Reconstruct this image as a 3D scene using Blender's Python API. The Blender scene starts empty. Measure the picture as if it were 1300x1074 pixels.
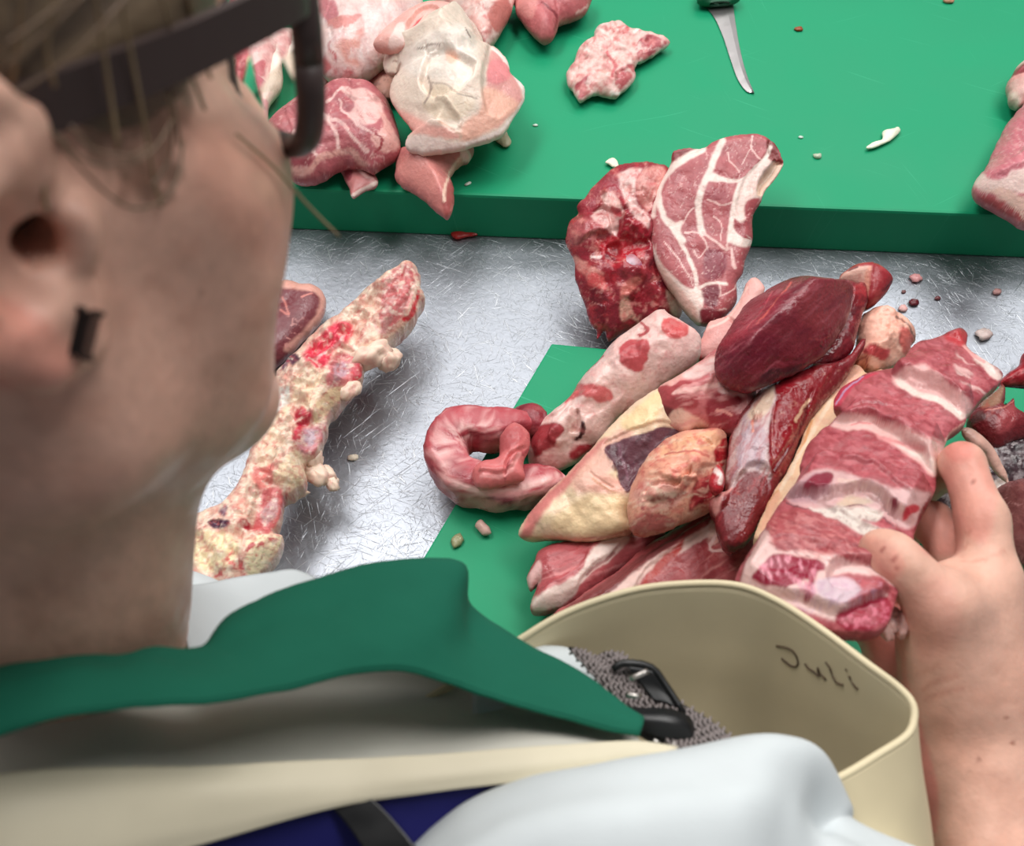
import bpy, math, random
import numpy as np
from mathutils import Vector

# ------------------------------------------------------------------ camera
SC = bpy.context.scene
COL = SC.collection
TZ = 0.90                                   # height of the steel table top
FPX, PITCH = 1150.0, math.radians(56)
CAM = np.array([0.0, 0.0, TZ + 0.55])
CF = np.array([0, math.cos(PITCH), -math.sin(PITCH)])
CU = np.array([0, math.sin(PITCH), math.cos(PITCH)])
CR = np.array([1.0, 0, 0])
cd = bpy.data.cameras.new('camera'); cam = bpy.data.objects.new('camera', cd); COL.objects.link(cam)
cam.location = CAM; cam.rotation_euler = (math.pi/2 - PITCH, 0, 0)
cd.sensor_width = 36; cd.lens = 36*FPX/1300; cd.clip_start = 0.01
cd.dof.use_dof = True; cd.dof.focus_distance = 0.66; cd.dof.aperture_fstop = 11.0
SC.camera = cam

# ------------------------------------------------------------------ light
w = bpy.data.worlds.new('world'); SC.world = w; w.use_nodes = True
bg = w.node_tree.nodes['Background']; bg.inputs[0].default_value = (0.93, 0.96, 1.0, 1); bg.inputs[1].default_value = 0.15
def area(name, loc, target, sx, sy, watts, col=(1, 1, 1)):
    l = bpy.data.lights.new(name, 'AREA'); l.shape = 'RECTANGLE'; l.size = sx; l.size_y = sy; l.energy = watts; l.color = col
    o = bpy.data.objects.new(name, l); COL.objects.link(o); o.location = loc
    o.rotation_euler = (Vector(target)-Vector(loc)).to_track_quat('-Z', 'Y').to_euler()
    return o
area('ceiling_lamp', (-0.70, 0.80, 2.80), (-0.1, 0.5, 0.9), 1.3, 0.45, 22, (1, 0.985, 0.96))
area('ceiling_lamp', (0.65, 0.75, 2.80), (0.2, 0.4, 0.9), 1.3, 0.45, 21, (1, 0.985, 0.96))
area('ceiling_lamp', (-0.75, 2.25, 2.80), (-0.1, 0.6, 0.9), 1.6, 0.9, 11, (1, 0.985, 0.96))
area('ceiling_lamp', (1.05, 2.05, 2.80), (0.3, 0.6, 0.9), 2.0, 1.0, 26, (1, 0.985, 0.96))
SC.view_settings.view_transform = 'Standard'; SC.view_settings.look = 'None'
SC.view_settings.gamma = 1; SC.view_settings.use_curve_mapping = False
SC.view_settings.exposure = 0.0

# ------------------------------------------------------------------ pixel <-> world
def proj(P):
    d = np.asarray(P, float)-CAM; D = d@CF
    return np.stack([650+FPX*(d@CR)/D, 537-FPX*(d@CU)/D], -1)
def at_d(px, py, D):
    px, py, D = (np.asarray(a, float) for a in (px, py, D))
    return CAM + D[..., None]*(CF+((px-650)/FPX)[..., None]*CR-((py-537)/FPX)[..., None]*CU)
def at_z(px, py, z):                       # z above the table top
    px, py, z = np.broadcast_arrays(np.asarray(px, float), np.asarray(py, float), np.asarray(z, float))
    ray = CF+((px-650)/FPX)[..., None]*CR-((py-537)/FPX)[..., None]*CU
    return CAM + ((TZ+z-CAM[2])/ray[..., 2])[..., None]*ray

# ------------------------------------------------------------------ noise
def _h(ix, iy, iz, s):
    n = (ix*374761393 + iy*668265263 + iz*2147483647 + s*974634777) & 0xffffffff
    n = ((n ^ (n >> 13))*1274126177) & 0xffffffff
    n = ((n ^ (n >> 15))*2246822519) & 0xffffffff
    return ((n ^ (n >> 16)) & 0xffff)/32767.5-1
def vn(x, y, s=0, z=None):
    x = np.asarray(x, float); y = np.asarray(y, float)
    ix = np.floor(x).astype(np.int64); iy = np.floor(y).astype(np.int64)
    fx = x-ix; fy = y-iy; fx = fx*fx*(3-2*fx); fy = fy*fy*(3-2*fy)
    if z is None:
        a = _h(ix, iy, 0, s); b = _h(ix+1, iy, 0, s); c = _h(ix, iy+1, 0, s); d = _h(ix+1, iy+1, 0, s)
        return (a*(1-fx)+b*fx)*(1-fy)+(c*(1-fx)+d*fx)*fy
    iz = np.floor(z).astype(np.int64); fz = z-iz; fz = fz*fz*(3-2*fz)
    r = []
    for k in (0, 1):
        a = _h(ix, iy, iz+k, s); b = _h(ix+1, iy, iz+k, s); c = _h(ix, iy+1, iz+k, s); d = _h(ix+1, iy+1, iz+k, s)
        r.append((a*(1-fx)+b*fx)*(1-fy)+(c*(1-fx)+d*fx)*fy)
    return r[0]*(1-fz)+r[1]*fz
def fbm(x, y, s=0, o=3, z=None):
    t = 0; a = 1; n = 0
    for k in range(o):
        f = 2.03**k
        t = t+a*vn(x*f, y*f, s+k*17, None if z is None else z*f); n += a; a *= .5
    return t/n
def sstep(a, b, x):
    t = np.clip((x-a)/(b-a+1e-12), 0, 1); return t*t*(3-2*t)

# ------------------------------------------------------------------ colour / paint
def lin(c):
    c = np.asarray(c, float)/255.0
    return np.where(c <= .04045, c/12.92, ((c+.055)/1.055)**2.4)
def seg_dist(Q, pts, closed=False):
    pts = np.asarray(pts, float)
    A = pts if closed else pts[:-1]; B = np.roll(pts, -1, 0) if closed else pts[1:]
    best = np.full(len(Q), 1e18)
    for a, b in zip(A, B):
        ab = b-a; L = ab@ab+1e-18
        t = np.clip(((Q-a)@ab)/L, 0, 1)
        d = Q-a-t[:, None]*ab
        np.minimum(best, (d*d).sum(1), out=best)
    return np.sqrt(best)
def inside(Q, pts):
    pts = np.asarray(pts, float); r = np.zeros(len(Q), bool); x, y = Q[:, 0], Q[:, 1]
    for (x0, y0), (x1, y1) in zip(pts, np.roll(pts, -1, 0)):
        c = ((y0 > y) != (y1 > y))
        with np.errstate(divide='ignore', invalid='ignore'):
            r ^= c & (x < (x1-x0)*(y-y0)/(y1-y0+1e-30)+x0)
    return r
def smooth(pts, closed=False, n=6):
    p = np.asarray(pts, float)
    if len(p) < 3: return p
    if closed: q = np.vstack([p[-1], p, p[0], p[1]])
    else: q = np.vstack([2*p[0]-p[1], p, 2*p[-1]-p[-2]])
    out = []
    for i in range(1, len(q)-2):
        for t in np.arange(n)/n:
            a, b, c, d = q[i-1], q[i], q[i+1], q[i+2]
            out.append(.5*(2*b+(c-a)*t+(2*a-5*b+4*c-d)*t*t+(3*b-a-3*c+d)*t**3))
    if not closed: out.append(q[-2])
    return np.array(out)
def V(x0, y0, s):                           # a view: crop origin and zoom
    return (x0, y0, s)
VA, VB, VC, VD, VE = V(280, 0, 3.095), V(680, 0, 2.097), V(220, 320, 2.441), V(530, 340, 2.237), V(880, 320, 2.983)
VF, VG, VH, VI, VJ, VK, VL, VM = V(900, 600, 2.265), V(700, 160, 3.835), V(1050, 520, 2.828), V(1130, 340, 4.882), V(1180, 60, 4.475), V(300, 0, 5.372), V(0, 0, 3.095), V(0, 680, 1.857)
VN, VO, V1 = V(640, 800, 4.0625), V(960, 780, 6.5), V(0, 0, 1.0)
def un(v, pts): return np.asarray(pts, float)/v[2]+np.array([v[0], v[1]])
def P(col, pts, s=2, h=0, a=1): return ('p', col, pts, s, h, a)
def Ln(col, w, pts, h=0, a=1, s=.42): return ('l', col, w, pts, h, a, s)
def Nz(col, sc, th, a=1, pts=None, sf=.25): return ('n', col, sc, th, a, pts, sf)
def Fb(col, ang, lo, ac, th, a=.6, pts=None): return ('f', col, ang, lo, ac, th, a, pts)
def Vn(col, sc, w, a=.6, pts=None): return ('v', col, sc, w, a, pts)
def masks(op, Q, v, seed):
    k = op[0]; z = v[2]
    if k == 'p':
        pts = smooth(un(v, op[2]), True, 4)
        d = seg_dist(Q, pts, True); d = np.where(inside(Q, pts), d, -d)
        return sstep(-op[3]*.55, op[3]*.55, d)*op[5]
    if k == 'l':
        pts = smooth(un(v, op[3]), False, 4); w = op[2]/z/2
        return (1-sstep(w*(1-op[6]), w*(1+op[6]), seg_dist(Q, pts)))*op[5]
    if k == 'n': m = sstep(op[3]-op[6], op[3]+op[6], fbm(Q[:, 0]/op[2], Q[:, 1]/op[2], seed, 4))*op[4]; pl = op[5]
    if k == 'f':
        c, s = math.cos(math.radians(op[2])), math.sin(math.radians(op[2]))
        a = Q[:, 0]*c+Q[:, 1]*s; b = -Q[:, 0]*s+Q[:, 1]*c
        m = sstep(op[5]-.25, op[5]+.25, fbm(a/op[3], b/op[4], seed, 3))*op[6]; pl = op[7]
    if k == 'v':
        n = np.abs(fbm(Q[:, 0]/op[2], Q[:, 1]/op[2], seed, 3))
        m = (1-sstep(op[3]*.4, op[3], n))*op[4]*sstep(-.4, .3, fbm(Q[:, 0]/op[2]/1.3, Q[:, 1]/op[2]/1.3, seed+5, 2)); pl = op[5]
    if pl is not None:
        pts = smooth(un(v, pl), True, 4); d = seg_dist(Q, pts, True); d = np.where(inside(Q, pts), d, -d)
        m = m*sstep(-2, 3, d)
    return m
def warp(Q, amp, seed, sc=14.):
    if not amp: return Q
    return Q+amp*np.stack([fbm(Q[:, 0]/sc, Q[:, 1]/sc, seed+1, 3), fbm(Q[:, 0]/sc, Q[:, 1]/sc, seed+2, 3)], 1)
def paint(Q, v, base, ops, seed, wp):
    c = np.tile(lin(base), (len(Q), 1)); W = warp(Q, wp, seed)
    for i, op in enumerate(ops):
        if op[1] is None: continue
        m = masks(op, W, v, seed+31*i)[:, None]
        c = c*(1-m)+lin(op[1])*m
    return np.clip(c*(1+.07*fbm(Q[:, 0]/3.2, Q[:, 1]/3.2, seed+9, 3)+.11*fbm(Q[:, 0]/17, Q[:, 1]/17, seed+8, 2))[:, None], 0, 1)
def heights(Q, v, ops, seed, wp):
    W = warp(Q, wp, seed); t = np.zeros(len(Q))
    for i, op in enumerate(ops):
        if op[0] in 'pl' and op[4]:
            t += masks(op, W, v, seed+31*i)*op[4]
    return t

# ------------------------------------------------------------------ mesh helpers
def mesh_obj(name, Vv, Fc, mat, parent=None, col=None, smooth_=True):
    me = bpy.data.meshes.new(name)
    Vv = np.asarray(Vv, np.float32)
    if isinstance(Fc, np.ndarray):
        n, k = Fc.shape
        me.vertices.add(len(Vv)); me.vertices.foreach_set('co', Vv.ravel())
        me.loops.add(n*k); me.loops.foreach_set('vertex_index', Fc.astype(np.int32).ravel())
        me.polygons.add(n); me.polygons.foreach_set('loop_start', np.arange(0, n*k, k, dtype=np.int32))
        me.update(calc_edges=True); me.validate()
    else:
        me.from_pydata([tuple(map(float, a)) for a in Vv], [], [tuple(int(i) for i in f) for f in Fc])
    if col is not None and len(me.vertices) == len(Vv):
        a = me.color_attributes.new('col', 'FLOAT_COLOR', 'POINT')
        a.data.foreach_set('color', np.hstack([col, np.ones((len(col), 1))]).astype(np.float32).ravel())
    if smooth_: me.polygons.foreach_set('use_smooth', np.ones(len(me.polygons), bool))
    if mat: me.materials.append(mat)
    o = bpy.data.objects.new(name, me); COL.objects.link(o)
    if parent: o.parent = parent
    return o
def tag(o, label=None, cat=None, group=None, kind=None):
    if label: o['label'] = label
    if cat: o['category'] = cat
    if group: o['group'] = group
    if kind: o['kind'] = kind
    return o
def empty(name, loc):
    o = bpy.data.objects.new(name, None); COL.objects.link(o); o.location = loc; o.empty_display_size = .05
    return o
def grid_faces(nu, nv, closed_u=False, closed_v=False):
    f = []
    for i in range(nu if closed_u else nu-1):
        for j in range(nv if closed_v else nv-1):
            a = i*nv+j; b = ((i+1) % nu)*nv+j; c = ((i+1) % nu)*nv+(j+1) % nv; d = i*nv+(j+1) % nv
            f.append((a, d, c, b))
    return np.array(f)
SEED = [11]
def slab(name, v, outline, z, up, dn, R, base, ops=(), tilt=(0, 0), dome=0, lump=(.0015, .02), wp=2.5, jag=1.5, step=1.55,
         label=None, cat='meat', group=None, parent=None, mat=None, Rd=None, D=None):
    """A flat-to-domed piece: the outline lies on a tilted plane z above the table, up / dn are its swell above and below it."""
    SEED[0] += 101; sd = SEED[0]
    ol = smooth(un(v, outline), True, 6)
    t = np.arange(len(ol)); ol = ol+jag*np.stack([fbm(ol[:, 0]/8, ol[:, 1]/8, sd, 3), fbm(ol[:, 0]/8, ol[:, 1]/8, sd+3, 3)], 1)
    c = ol.mean(0)
    if v is VK: ol = c+(ol-c)*1.2
    p0 = at_z(c[0], c[1], z); p1 = at_z(c[0]+100, c[1], z+tilt[0]); p2 = at_z(c[0], c[1]+100, z+tilt[1])
    n = np.cross(p2-p0, p1-p0); n /= np.linalg.norm(n)
    if n[2] < 0: n = -n
    e1 = np.cross(n, np.array([0, 1.0, 0])); e1 /= np.linalg.norm(e1); e1 = e1 if e1[0] > 0 else -e1
    e2 = np.cross(n, e1)
    ray = CF+((ol[:, 0]-650)/FPX)[:, None]*CR-((ol[:, 1]-537)/FPX)[:, None]*CU
    tt = ((p0-CAM)@n)/(ray@n); B = CAM+tt[:, None]*ray
    b2 = np.stack([(B-p0)@e1, (B-p0)@e2], 1)
    Dm = (p0-CAM)@CF; h = step*Dm/FPX
    lo = b2.min(0)-2*h; hi = b2.max(0)+2*h
    nx, ny = (np.ceil((hi-lo)/h)).astype(int)+1
    gx, gy = np.meshgrid(lo[0]+h*np.arange(nx), lo[1]+h*np.arange(ny), indexing='ij')
    G = np.stack([gx.ravel(), gy.ravel()], 1)
    ins = inside(G, b2)
    quad = grid_faces(nx, ny)
    keep = ins[quad].any(1); quad = quad[keep]
    used = np.unique(quad); remap = -np.ones(len(G), int); remap[used] = np.arange(len(used))
    quad = remap[quad]; G = G[used]; ins = ins[used]
    # snap outside verts onto the outline
    A = b2; Bn = np.roll(b2, -1, 0)
    best = np.full(len(G), 1e18); near = G.copy()
    for a, b in zip(A, Bn):
        ab = b-a; L = ab@ab+1e-18; tq = np.clip(((G-a)@ab)/L, 0, 1); q = a+tq[:, None]*ab
        dd = ((G-q)**2).sum(1); m = dd < best; best[m] = dd[m]; near[m] = q[m]
    d = np.sqrt(best); G[~ins] = near[~ins]; d[~ins] = 0
    rim = d <= 1e-9
    R_ = max(R, 1e-4); prof = np.sqrt(np.clip(1-(1-np.clip(d/R_, 0, 1))**2, 0, 1))
    Rd_ = Rd or R_; profd = np.sqrt(np.clip(1-(1-np.clip(d/Rd_, 0, 1))**2, 0, 1))
    P3 = p0+G[:, :1]*e1+G[:, 1:]*e2
    Q = proj(P3)
    att = np.clip(d/R_, 0, 1)
    it = int(min(60, 6+.35*min(d.max(), R_)/h*2))      # relax the swell so no ridge is left along the middle
    cnt_ = np.zeros(len(G))
    for k_ in range(4): np.add.at(cnt_, quad[:, k_], 2)
    for _ in range(it):
        s_ = np.zeros(len(G))
        for k_ in range(4): np.add.at(s_, quad[:, k_], prof[quad[:, (k_+1) % 4]]+prof[quad[:, (k_+3) % 4]])
        inner = np.clip(d/(4*h), 0, 1)
        prof = prof*(1-inner)+inner*s_/np.maximum(cnt_, 1)
    H = up*prof + dome*sstep(0, 1, d/max(d.max(), 1e-6)) + att*lump[0]*(fbm(P3[:, 0]/lump[1], P3[:, 1]/lump[1], sd+4, 3)+.16*fbm(P3[:, 0]/lump[1]*4.3, P3[:, 1]/lump[1]*4.3, sd+14, 3))
    H = H + np.clip(d/(R_*.4), 0, 1)*heights(Q, v, ops, sd, wp)
    top = P3+n*H[:, None]
    hb = -dn*profd
    bot = (P3+n*hb[:, None])
    VV = np.vstack([top, bot]); N = len(top)
    bidx = np.arange(N)+N; bidx[rim] = np.arange(N)[rim]
    fb = bidx[quad][:, ::-1]
    FF = np.vstack([quad, fb])
    us = np.unique(FF); rm = -np.ones(2*N, int); rm[us] = np.arange(len(us))
    VV = VV[us]; FF = rm[FF]
    col = paint(proj(VV), v, base, ops, sd, wp)
    loc = np.zeros(3)
    if parent is None:
        loc = np.array([p0[0], p0[1], VV[:, 2].min()])
    o = mesh_obj(name, VV-loc, FF, mat or M['meat'], parent, col)
    o.location = loc
    if parent: o.matrix_parent_inverse = parent_inv(parent)
    else: tag(o, label, cat, group)
    return o
def parent_inv(p):
    from mathutils import Matrix
    return Matrix.Translation(Vector(p.location)).inverted()
def sweep(name, v, path, a, b, base, ops=(), ns=28, wp=2, label=None, cat='meat', group=None, parent=None, mat=None, lump=(.001, .012), flat=2.4, res=5, twist=0, cap=True):
    """Super-elliptic strip swept along pixel points (px, py, z): half width a, half height b (metres, lists or scalars)."""
    SEED[0] += 101; sd = SEED[0]
    path = np.asarray(path, float); xy = un(v, path[:, :2]); p3 = at_z(xy[:, 0], xy[:, 1], path[:, 2])
    m = len(p3); aa = np.broadcast_to(np.asarray(a, float), (m,)); bb = np.broadcast_to(np.asarray(b, float), (m,))
    S = smooth(np.hstack([p3, aa[:, None], bb[:, None]]), False, res)
    C, ra, rb = S[:, :3], S[:, 3], S[:, 4]
    T = np.gradient(C, axis=0); T /= np.linalg.norm(T, axis=1)[:, None]+1e-9
    Z = np.array([0, 0, 1.0]); B1 = np.cross(T, Z); B1 /= np.linalg.norm(B1, axis=1)[:, None]+1e-9; B2 = np.cross(B1, T)
    if twist:
        tw = np.linspace(0, math.radians(twist), len(C))[:, None]
        B1, B2 = B1*np.cos(tw)+B2*np.sin(tw), B2*np.cos(tw)-B1*np.sin(tw)
    th = np.linspace(0, 2*math.pi, ns, endpoint=False)
    e = 2/flat; cx = np.sign(np.cos(th))*np.abs(np.cos(th))**e; sy = np.sign(np.sin(th))*np.abs(np.sin(th))**e
    k = len(C); sc = np.ones(k)
    if cap:
        u = np.linspace(0, 1, k); kk = min(3, k//3)
        for i in range(kk): 
            s_ = math.sqrt(1-(1-(i+.35)/(kk+.35))**2); sc[i] = s_; sc[-1-i] = s_
    VV = C[:, None]+(sc*ra)[:, None, None]*cx[None, :, None]*B1[:, None]+(sc*rb)[:, None, None]*sy[None, :, None]*B2[:, None]
    VV = VV.reshape(-1, 3)
    nn = fbm(VV[:, 0]/lump[1], VV[:, 1]/lump[1], sd, 3, VV[:, 2]/lump[1])
    cen = np.repeat(C, ns, 0); dirv = VV-cen; dirv /= np.linalg.norm(dirv, axis=1)[:, None]+1e-9
    VV = VV+dirv*(lump[0]*nn)[:, None]
    F = [tuple(q) for q in grid_faces(k, ns, False, True)]
    F += [tuple(range(ns)), tuple(range((k-1)*ns+ns-1, (k-1)*ns-1, -1))]
    col = paint(proj(VV), v, base, ops, sd, wp)
    loc = np.zeros(3)
    if parent is None: loc = np.array([C[:, 0].mean(), C[:, 1].mean(), VV[:, 2].min()])
    o = mesh_obj(name, VV-loc, F, mat or M['meat'], parent, col); o.location = loc
    if parent: o.matrix_parent_inverse = parent_inv(parent)
    else: tag(o, label, cat, group)
    return o
def blob(name, v, px, py, z, rx, ry, rz, base, rot=0, seed=0, amp=.25, label=None, cat=None, group=None, parent=None, ops=(), mat=None, n=14, wp=2):
    """A small irregular lump centred z above the table; radii in metres."""
    x, y = un(v, (px, py)); c = at_z(x, y, z)
    th = np.linspace(0, math.pi, n); ph = np.linspace(0, 2*math.pi, 2*n, endpoint=False)
    T, Ph = np.meshgrid(th, ph, indexing='ij')
    U = np.stack([np.sin(T)*np.cos(Ph), np.sin(T)*np.sin(Ph), np.cos(T)], -1).reshape(-1, 3)
    r = 1+amp*fbm(U[:, 0]*1.7+seed, U[:, 1]*1.7, seed, 3, U[:, 2]*1.7+seed*3)*1.6
    W = U*r[:, None]*np.array([rx, ry, rz]); a = math.radians(rot)
    W = np.stack([W[:, 0]*math.cos(a)-W[:, 1]*math.sin(a), W[:, 0]*math.sin(a)+W[:, 1]*math.cos(a), W[:, 2]], 1)
    VV = W+c
    F = grid_faces(n, 2*n, False, True)[:, ::-1]
    col = paint(proj(VV), v, base, ops, seed*7+3, wp)
    loc = np.zeros(3)
    if parent is None: loc = np.array([c[0], c[1], VV[:, 2].min()])
    o = mesh_obj(name, VV-loc, F, mat or M['meat'], parent, col); o.location = loc
    if parent: o.matrix_parent_inverse = parent_inv(parent)
    else: tag(o, label, cat, group)
    return o

# ------------------------------------------------------------------ materials
M = {}
def nodes(name):
    m = bpy.data.materials.new(name); m.use_nodes = True; nt = m.node_tree
    return m, nt, nt.nodes['Principled BSDF'], lambda t: nt.nodes.new(t), lambda a, b: nt.links.new(a, b)
def vcol_mat(name, rough=.36, sss=.12, bump=.35, scale=420, spec=.5, dist=.0008, coat=0, rv=.12):
    m, nt, b, N, L = nodes(name)
    a = N('ShaderNodeAttribute'); a.attribute_name = 'col'; L(a.outputs['Color'], b.inputs['Base Color'])
    tc = N('ShaderNodeNewGeometry')
    n1 = N('ShaderNodeTexNoise'); n1.inputs['Scale'].default_value = scale; n1.inputs['Detail'].default_value = 3; L(tc.outputs['Position'], n1.inputs['Vector'])
    n2 = N('ShaderNodeTexNoise'); n2.inputs['Scale'].default_value = scale*.22; n2.inputs['Detail'].default_value = 2; L(tc.outputs['Position'], n2.inputs['Vector'])
    ad = N('ShaderNodeMath'); ad.operation = 'MULTIPLY_ADD'; L(n2.outputs['Fac'], ad.inputs[0]); ad.inputs[1].default_value = 2; L(n1.outputs['Fac'], ad.inputs[2])
    bp = N('ShaderNodeBump'); bp.inputs['Strength'].default_value = bump; bp.inputs['Distance'].default_value = dist; L(ad.outputs[0], bp.inputs['Height']); L(bp.outputs[0], b.inputs['Normal'])
    mr = N('ShaderNodeMapRange'); L(n2.outputs['Fac'], mr.inputs[0]); mr.inputs[1].default_value = .3; mr.inputs[2].default_value = .7; mr.inputs[3].default_value = rough-rv; mr.inputs[4].default_value = rough+rv
    L(mr.outputs[0], b.inputs['Roughness'])
    b.inputs['Specular IOR Level'].default_value = spec
    if sss: b.inputs['Subsurface Weight'].default_value = sss; b.inputs['Subsurface Radius'].default_value = (.004, .0015, .001); b.inputs['Subsurface Scale'].default_value = 1
    if coat: b.inputs['Coat Weight'].default_value = coat; b.inputs['Coat Roughness'].default_value = .15
    return m
M['meat'] = vcol_mat('meat', rough=.38, sss=.08, bump=.42, scale=360, spec=.45, dist=.0011, rv=.16)
M['wet'] = vcol_mat('wet_meat', rough=.30, sss=.06, bump=.6, scale=380, spec=.55, dist=.0011, rv=.14)
M['fat'] = vcol_mat('fat', rough=.45, sss=.18, bump=.3, scale=260, spec=.4)
M['bone'] = vcol_mat('bone', rough=.38, sss=.12, bump=.6, scale=300, dist=.0015)
def plain(name, col, rough=.5, metal=0, spec=.5, bump=None, coat=0):
    m, nt, b, N, L = nodes(name)
    b.inputs['Base Color'].default_value = (*lin(col), 1); b.inputs['Roughness'].default_value = rough; b.inputs['Metallic'].default_value = metal; b.inputs['Specular IOR Level'].default_value = spec
    if coat: b.inputs['Coat Weight'].default_value = coat
    if bump:
        sc, st, di = bump
        g = N('ShaderNodeNewGeometry'); n = N('ShaderNodeTexNoise'); n.inputs['Scale'].default_value = sc; n.inputs['Detail'].default_value = 4; L(g.outputs['Position'], n.inputs['Vector'])
        bp = N('ShaderNodeBump'); bp.inputs['Strength'].default_value = st; bp.inputs['Distance'].default_value = di; L(n.outputs['Fac'], bp.inputs['Height']); L(bp.outputs[0], b.inputs['Normal'])
        r = N('ShaderNodeMapRange'); L(n.outputs['Fac'], r.inputs[0]); r.inputs[3].default_value = max(.03, rough-.1); r.inputs[4].default_value = rough+.1; L(r.outputs[0], b.inputs['Roughness'])
    return m
def scratched(name, base, metal, rough, cut, layers, strength=.25, mott=.12):
    """Base colour with long fine knife marks in several directions; cut is the colour in a mark."""
    m, nt, b, N, L = nodes(name)
    g = N('ShaderNodeNewGeometry'); tot = None
    for i, (ang, sx, sy, th) in enumerate(layers):
        m0 = N('ShaderNodeMapping'); m0.inputs['Rotation'].default_value = (0, 0, math.radians(ang)); mp = N('ShaderNodeMapping'); mp.inputs['Location'].default_value = (i*3.1, i*1.7, 0); mp.inputs['Scale'].default_value = (sx, sy, 1); L(m0.outputs[0], mp.inputs['Vector'])
        wn = N('ShaderNodeTexNoise'); wn.inputs['Scale'].default_value = 3; L(g.outputs['Position'], wn.inputs['Vector'])
        mx = N('ShaderNodeVectorMath'); mx.operation = 'MULTIPLY_ADD'; L(wn.outputs['Color'], mx.inputs[0]); mx.inputs[1].default_value = (.06, .06, 0); L(g.outputs['Position'], mx.inputs[2])
        L(mx.outputs[0], m0.inputs['Vector'])
        n = N('ShaderNodeTexNoise'); n.inputs['Scale'].default_value = 1; n.inputs['Detail'].default_value = 2; n.inputs['Roughness'].default_value = .6; L(mp.outputs[0], n.inputs['Vector'])
        r = N('ShaderNodeMapRange'); L(n.outputs['Fac'], r.inputs[0]); r.inputs[1].default_value = th; r.inputs[2].default_value = th+.05
        if tot is None: tot = r.outputs[0]
        else:
            a = N('ShaderNodeMath'); a.operation = 'MAXIMUM'; L(tot, a.inputs[0]); L(r.outputs[0], a.inputs[1]); tot = a.outputs[0]
    n2 = N('ShaderNodeTexNoise'); n2.inputs['Scale'].default_value = 14; n2.inputs['Detail'].default_value = 5; L(g.outputs['Position'], n2.inputs['Vector'])
    mm = N('ShaderNodeMix'); mm.data_type = 'RGBA'; bl = lin(base)
    mm.inputs[6].default_value = (*(bl*(1-mott)), 1); mm.inputs[7].default_value = (*np.minimum(bl*(1+mott), 1), 1); L(n2.outputs['Fac'], mm.inputs[0])
    mc = N('ShaderNodeMix'); mc.data_type = 'RGBA'; L(mm.outputs[2], mc.inputs[6]); mc.inputs[7].default_value = (*lin(cut), 1)
    f = N('ShaderNodeMath'); f.operation = 'MULTIPLY'; L(tot, f.inputs[0]); f.inputs[1].default_value = .5; L(f.outputs[0], mc.inputs[0])
    L(mc.outputs[2], b.inputs['Base Color'])
    b.inputs['Metallic'].default_value = metal
    r = N('ShaderNodeMapRange'); L(n2.outputs['Fac'], r.inputs[0]); r.inputs[1].default_value = .3; r.inputs[2].default_value = .7; r.inputs[3].default_value = rough-.07; r.inputs[4].default_value = rough+.07; L(r.outputs[0], b.inputs['Roughness'])
    n3 = N('ShaderNodeTexNoise'); n3.inputs['Scale'].default_value = 220; n3.inputs['Detail'].default_value = 3; L(g.outputs['Position'], n3.inputs['Vector'])
    ad = N('ShaderNodeMath'); ad.operation = 'MULTIPLY_ADD'; L(tot, ad.inputs[0]); ad.inputs[1].default_value = -1.2; L(n3.outputs['Fac'], ad.inputs[2])
    bp = N('ShaderNodeBump'); bp.inputs['Strength'].default_value = strength; bp.inputs['Distance'].default_value = .0006; L(ad.outputs[0], bp.inputs['Height']); L(bp.outputs[0], b.inputs['Normal'])
    return m
M['steel'] = scratched('brushed_steel', (160, 164, 172), .88, .42, (235, 238, 242), [(20, 26, 900, .645), (-48, 22, 820, .65), (75, 34, 780, .65), (-12, 40, 960, .65), (48, 60, 700, .65), (-72, 50, 860, .65)], .40)
M['green'] = scratched('green_plastic', (15, 148, 103), 0, .52, (70, 180, 140), [(30, 8, 420, .70), (-25, 6, 360, .71), (80, 7, 400, .72)], .10, .05)
M['green'].node_tree.nodes['Principled BSDF'].inputs['Specular IOR Level'].default_value = .3
# ------------------------------------------------------------------ setting: floor, table, boards
def box_bm(name, corners_xy, z0, z1, mat, parent=None, bev=.003, loc=None):
    import bmesh
    bm = bmesh.new(); lo = [bm.verts.new((x, y, z0)) for x, y in corners_xy]; hi = [bm.verts.new((x, y, z1)) for x, y in corners_xy]
    n = len(lo); bm.faces.new(lo[::-1]); bm.faces.new(hi)
    for i in range(n): bm.faces.new((lo[i], lo[(i+1) % n], hi[(i+1) % n], hi[i]))
    bmesh.ops.recalc_face_normals(bm, faces=bm.faces)
    if bev: bmesh.ops.bevel(bm, geom=list(bm.edges), offset=bev, segments=2, affect='EDGES', profile=.6)
    if loc is not None:
        for q in bm.verts: q.co -= Vector(loc)
    me = bpy.data.meshes.new(name); bm.to_mesh(me); bm.free(); me.materials.append(mat)
    o = bpy.data.objects.new(name, me); COL.objects.link(o)
    if loc is not None: o.location = loc
    if parent: o.parent = parent; o.matrix_parent_inverse = parent_inv(parent)
    return o
M['floor'] = plain('floor_resin', (150, 146, 140), .5, bump=(60, .2, .002))
tag(box_bm('floor', [(-2.5, -2), (2.5, -2), (2.5, 3), (-2.5, 3)], -.05, 0, M['floor'], bev=0), kind='structure')
tab = empty('work_table', (0, .75, 0))
tag(tab, 'scratched bare steel work table under both green cutting boards', 'table')
box_bm('table_top', [(-1.15, .12), (1.15, .12), (1.15, 1.60), (-1.15, 1.60)], TZ-.035, TZ, M['steel'], tab, .004)
for x in (-1.08, 1.08):
    for y in (.19, 1.53):
        box_bm('leg', [(x-.025, y-.025), (x+.025, y-.025), (x+.025, y+.025), (x-.025, y+.025)], 0.0, TZ-.035, M['steel'], tab, .004)
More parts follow.
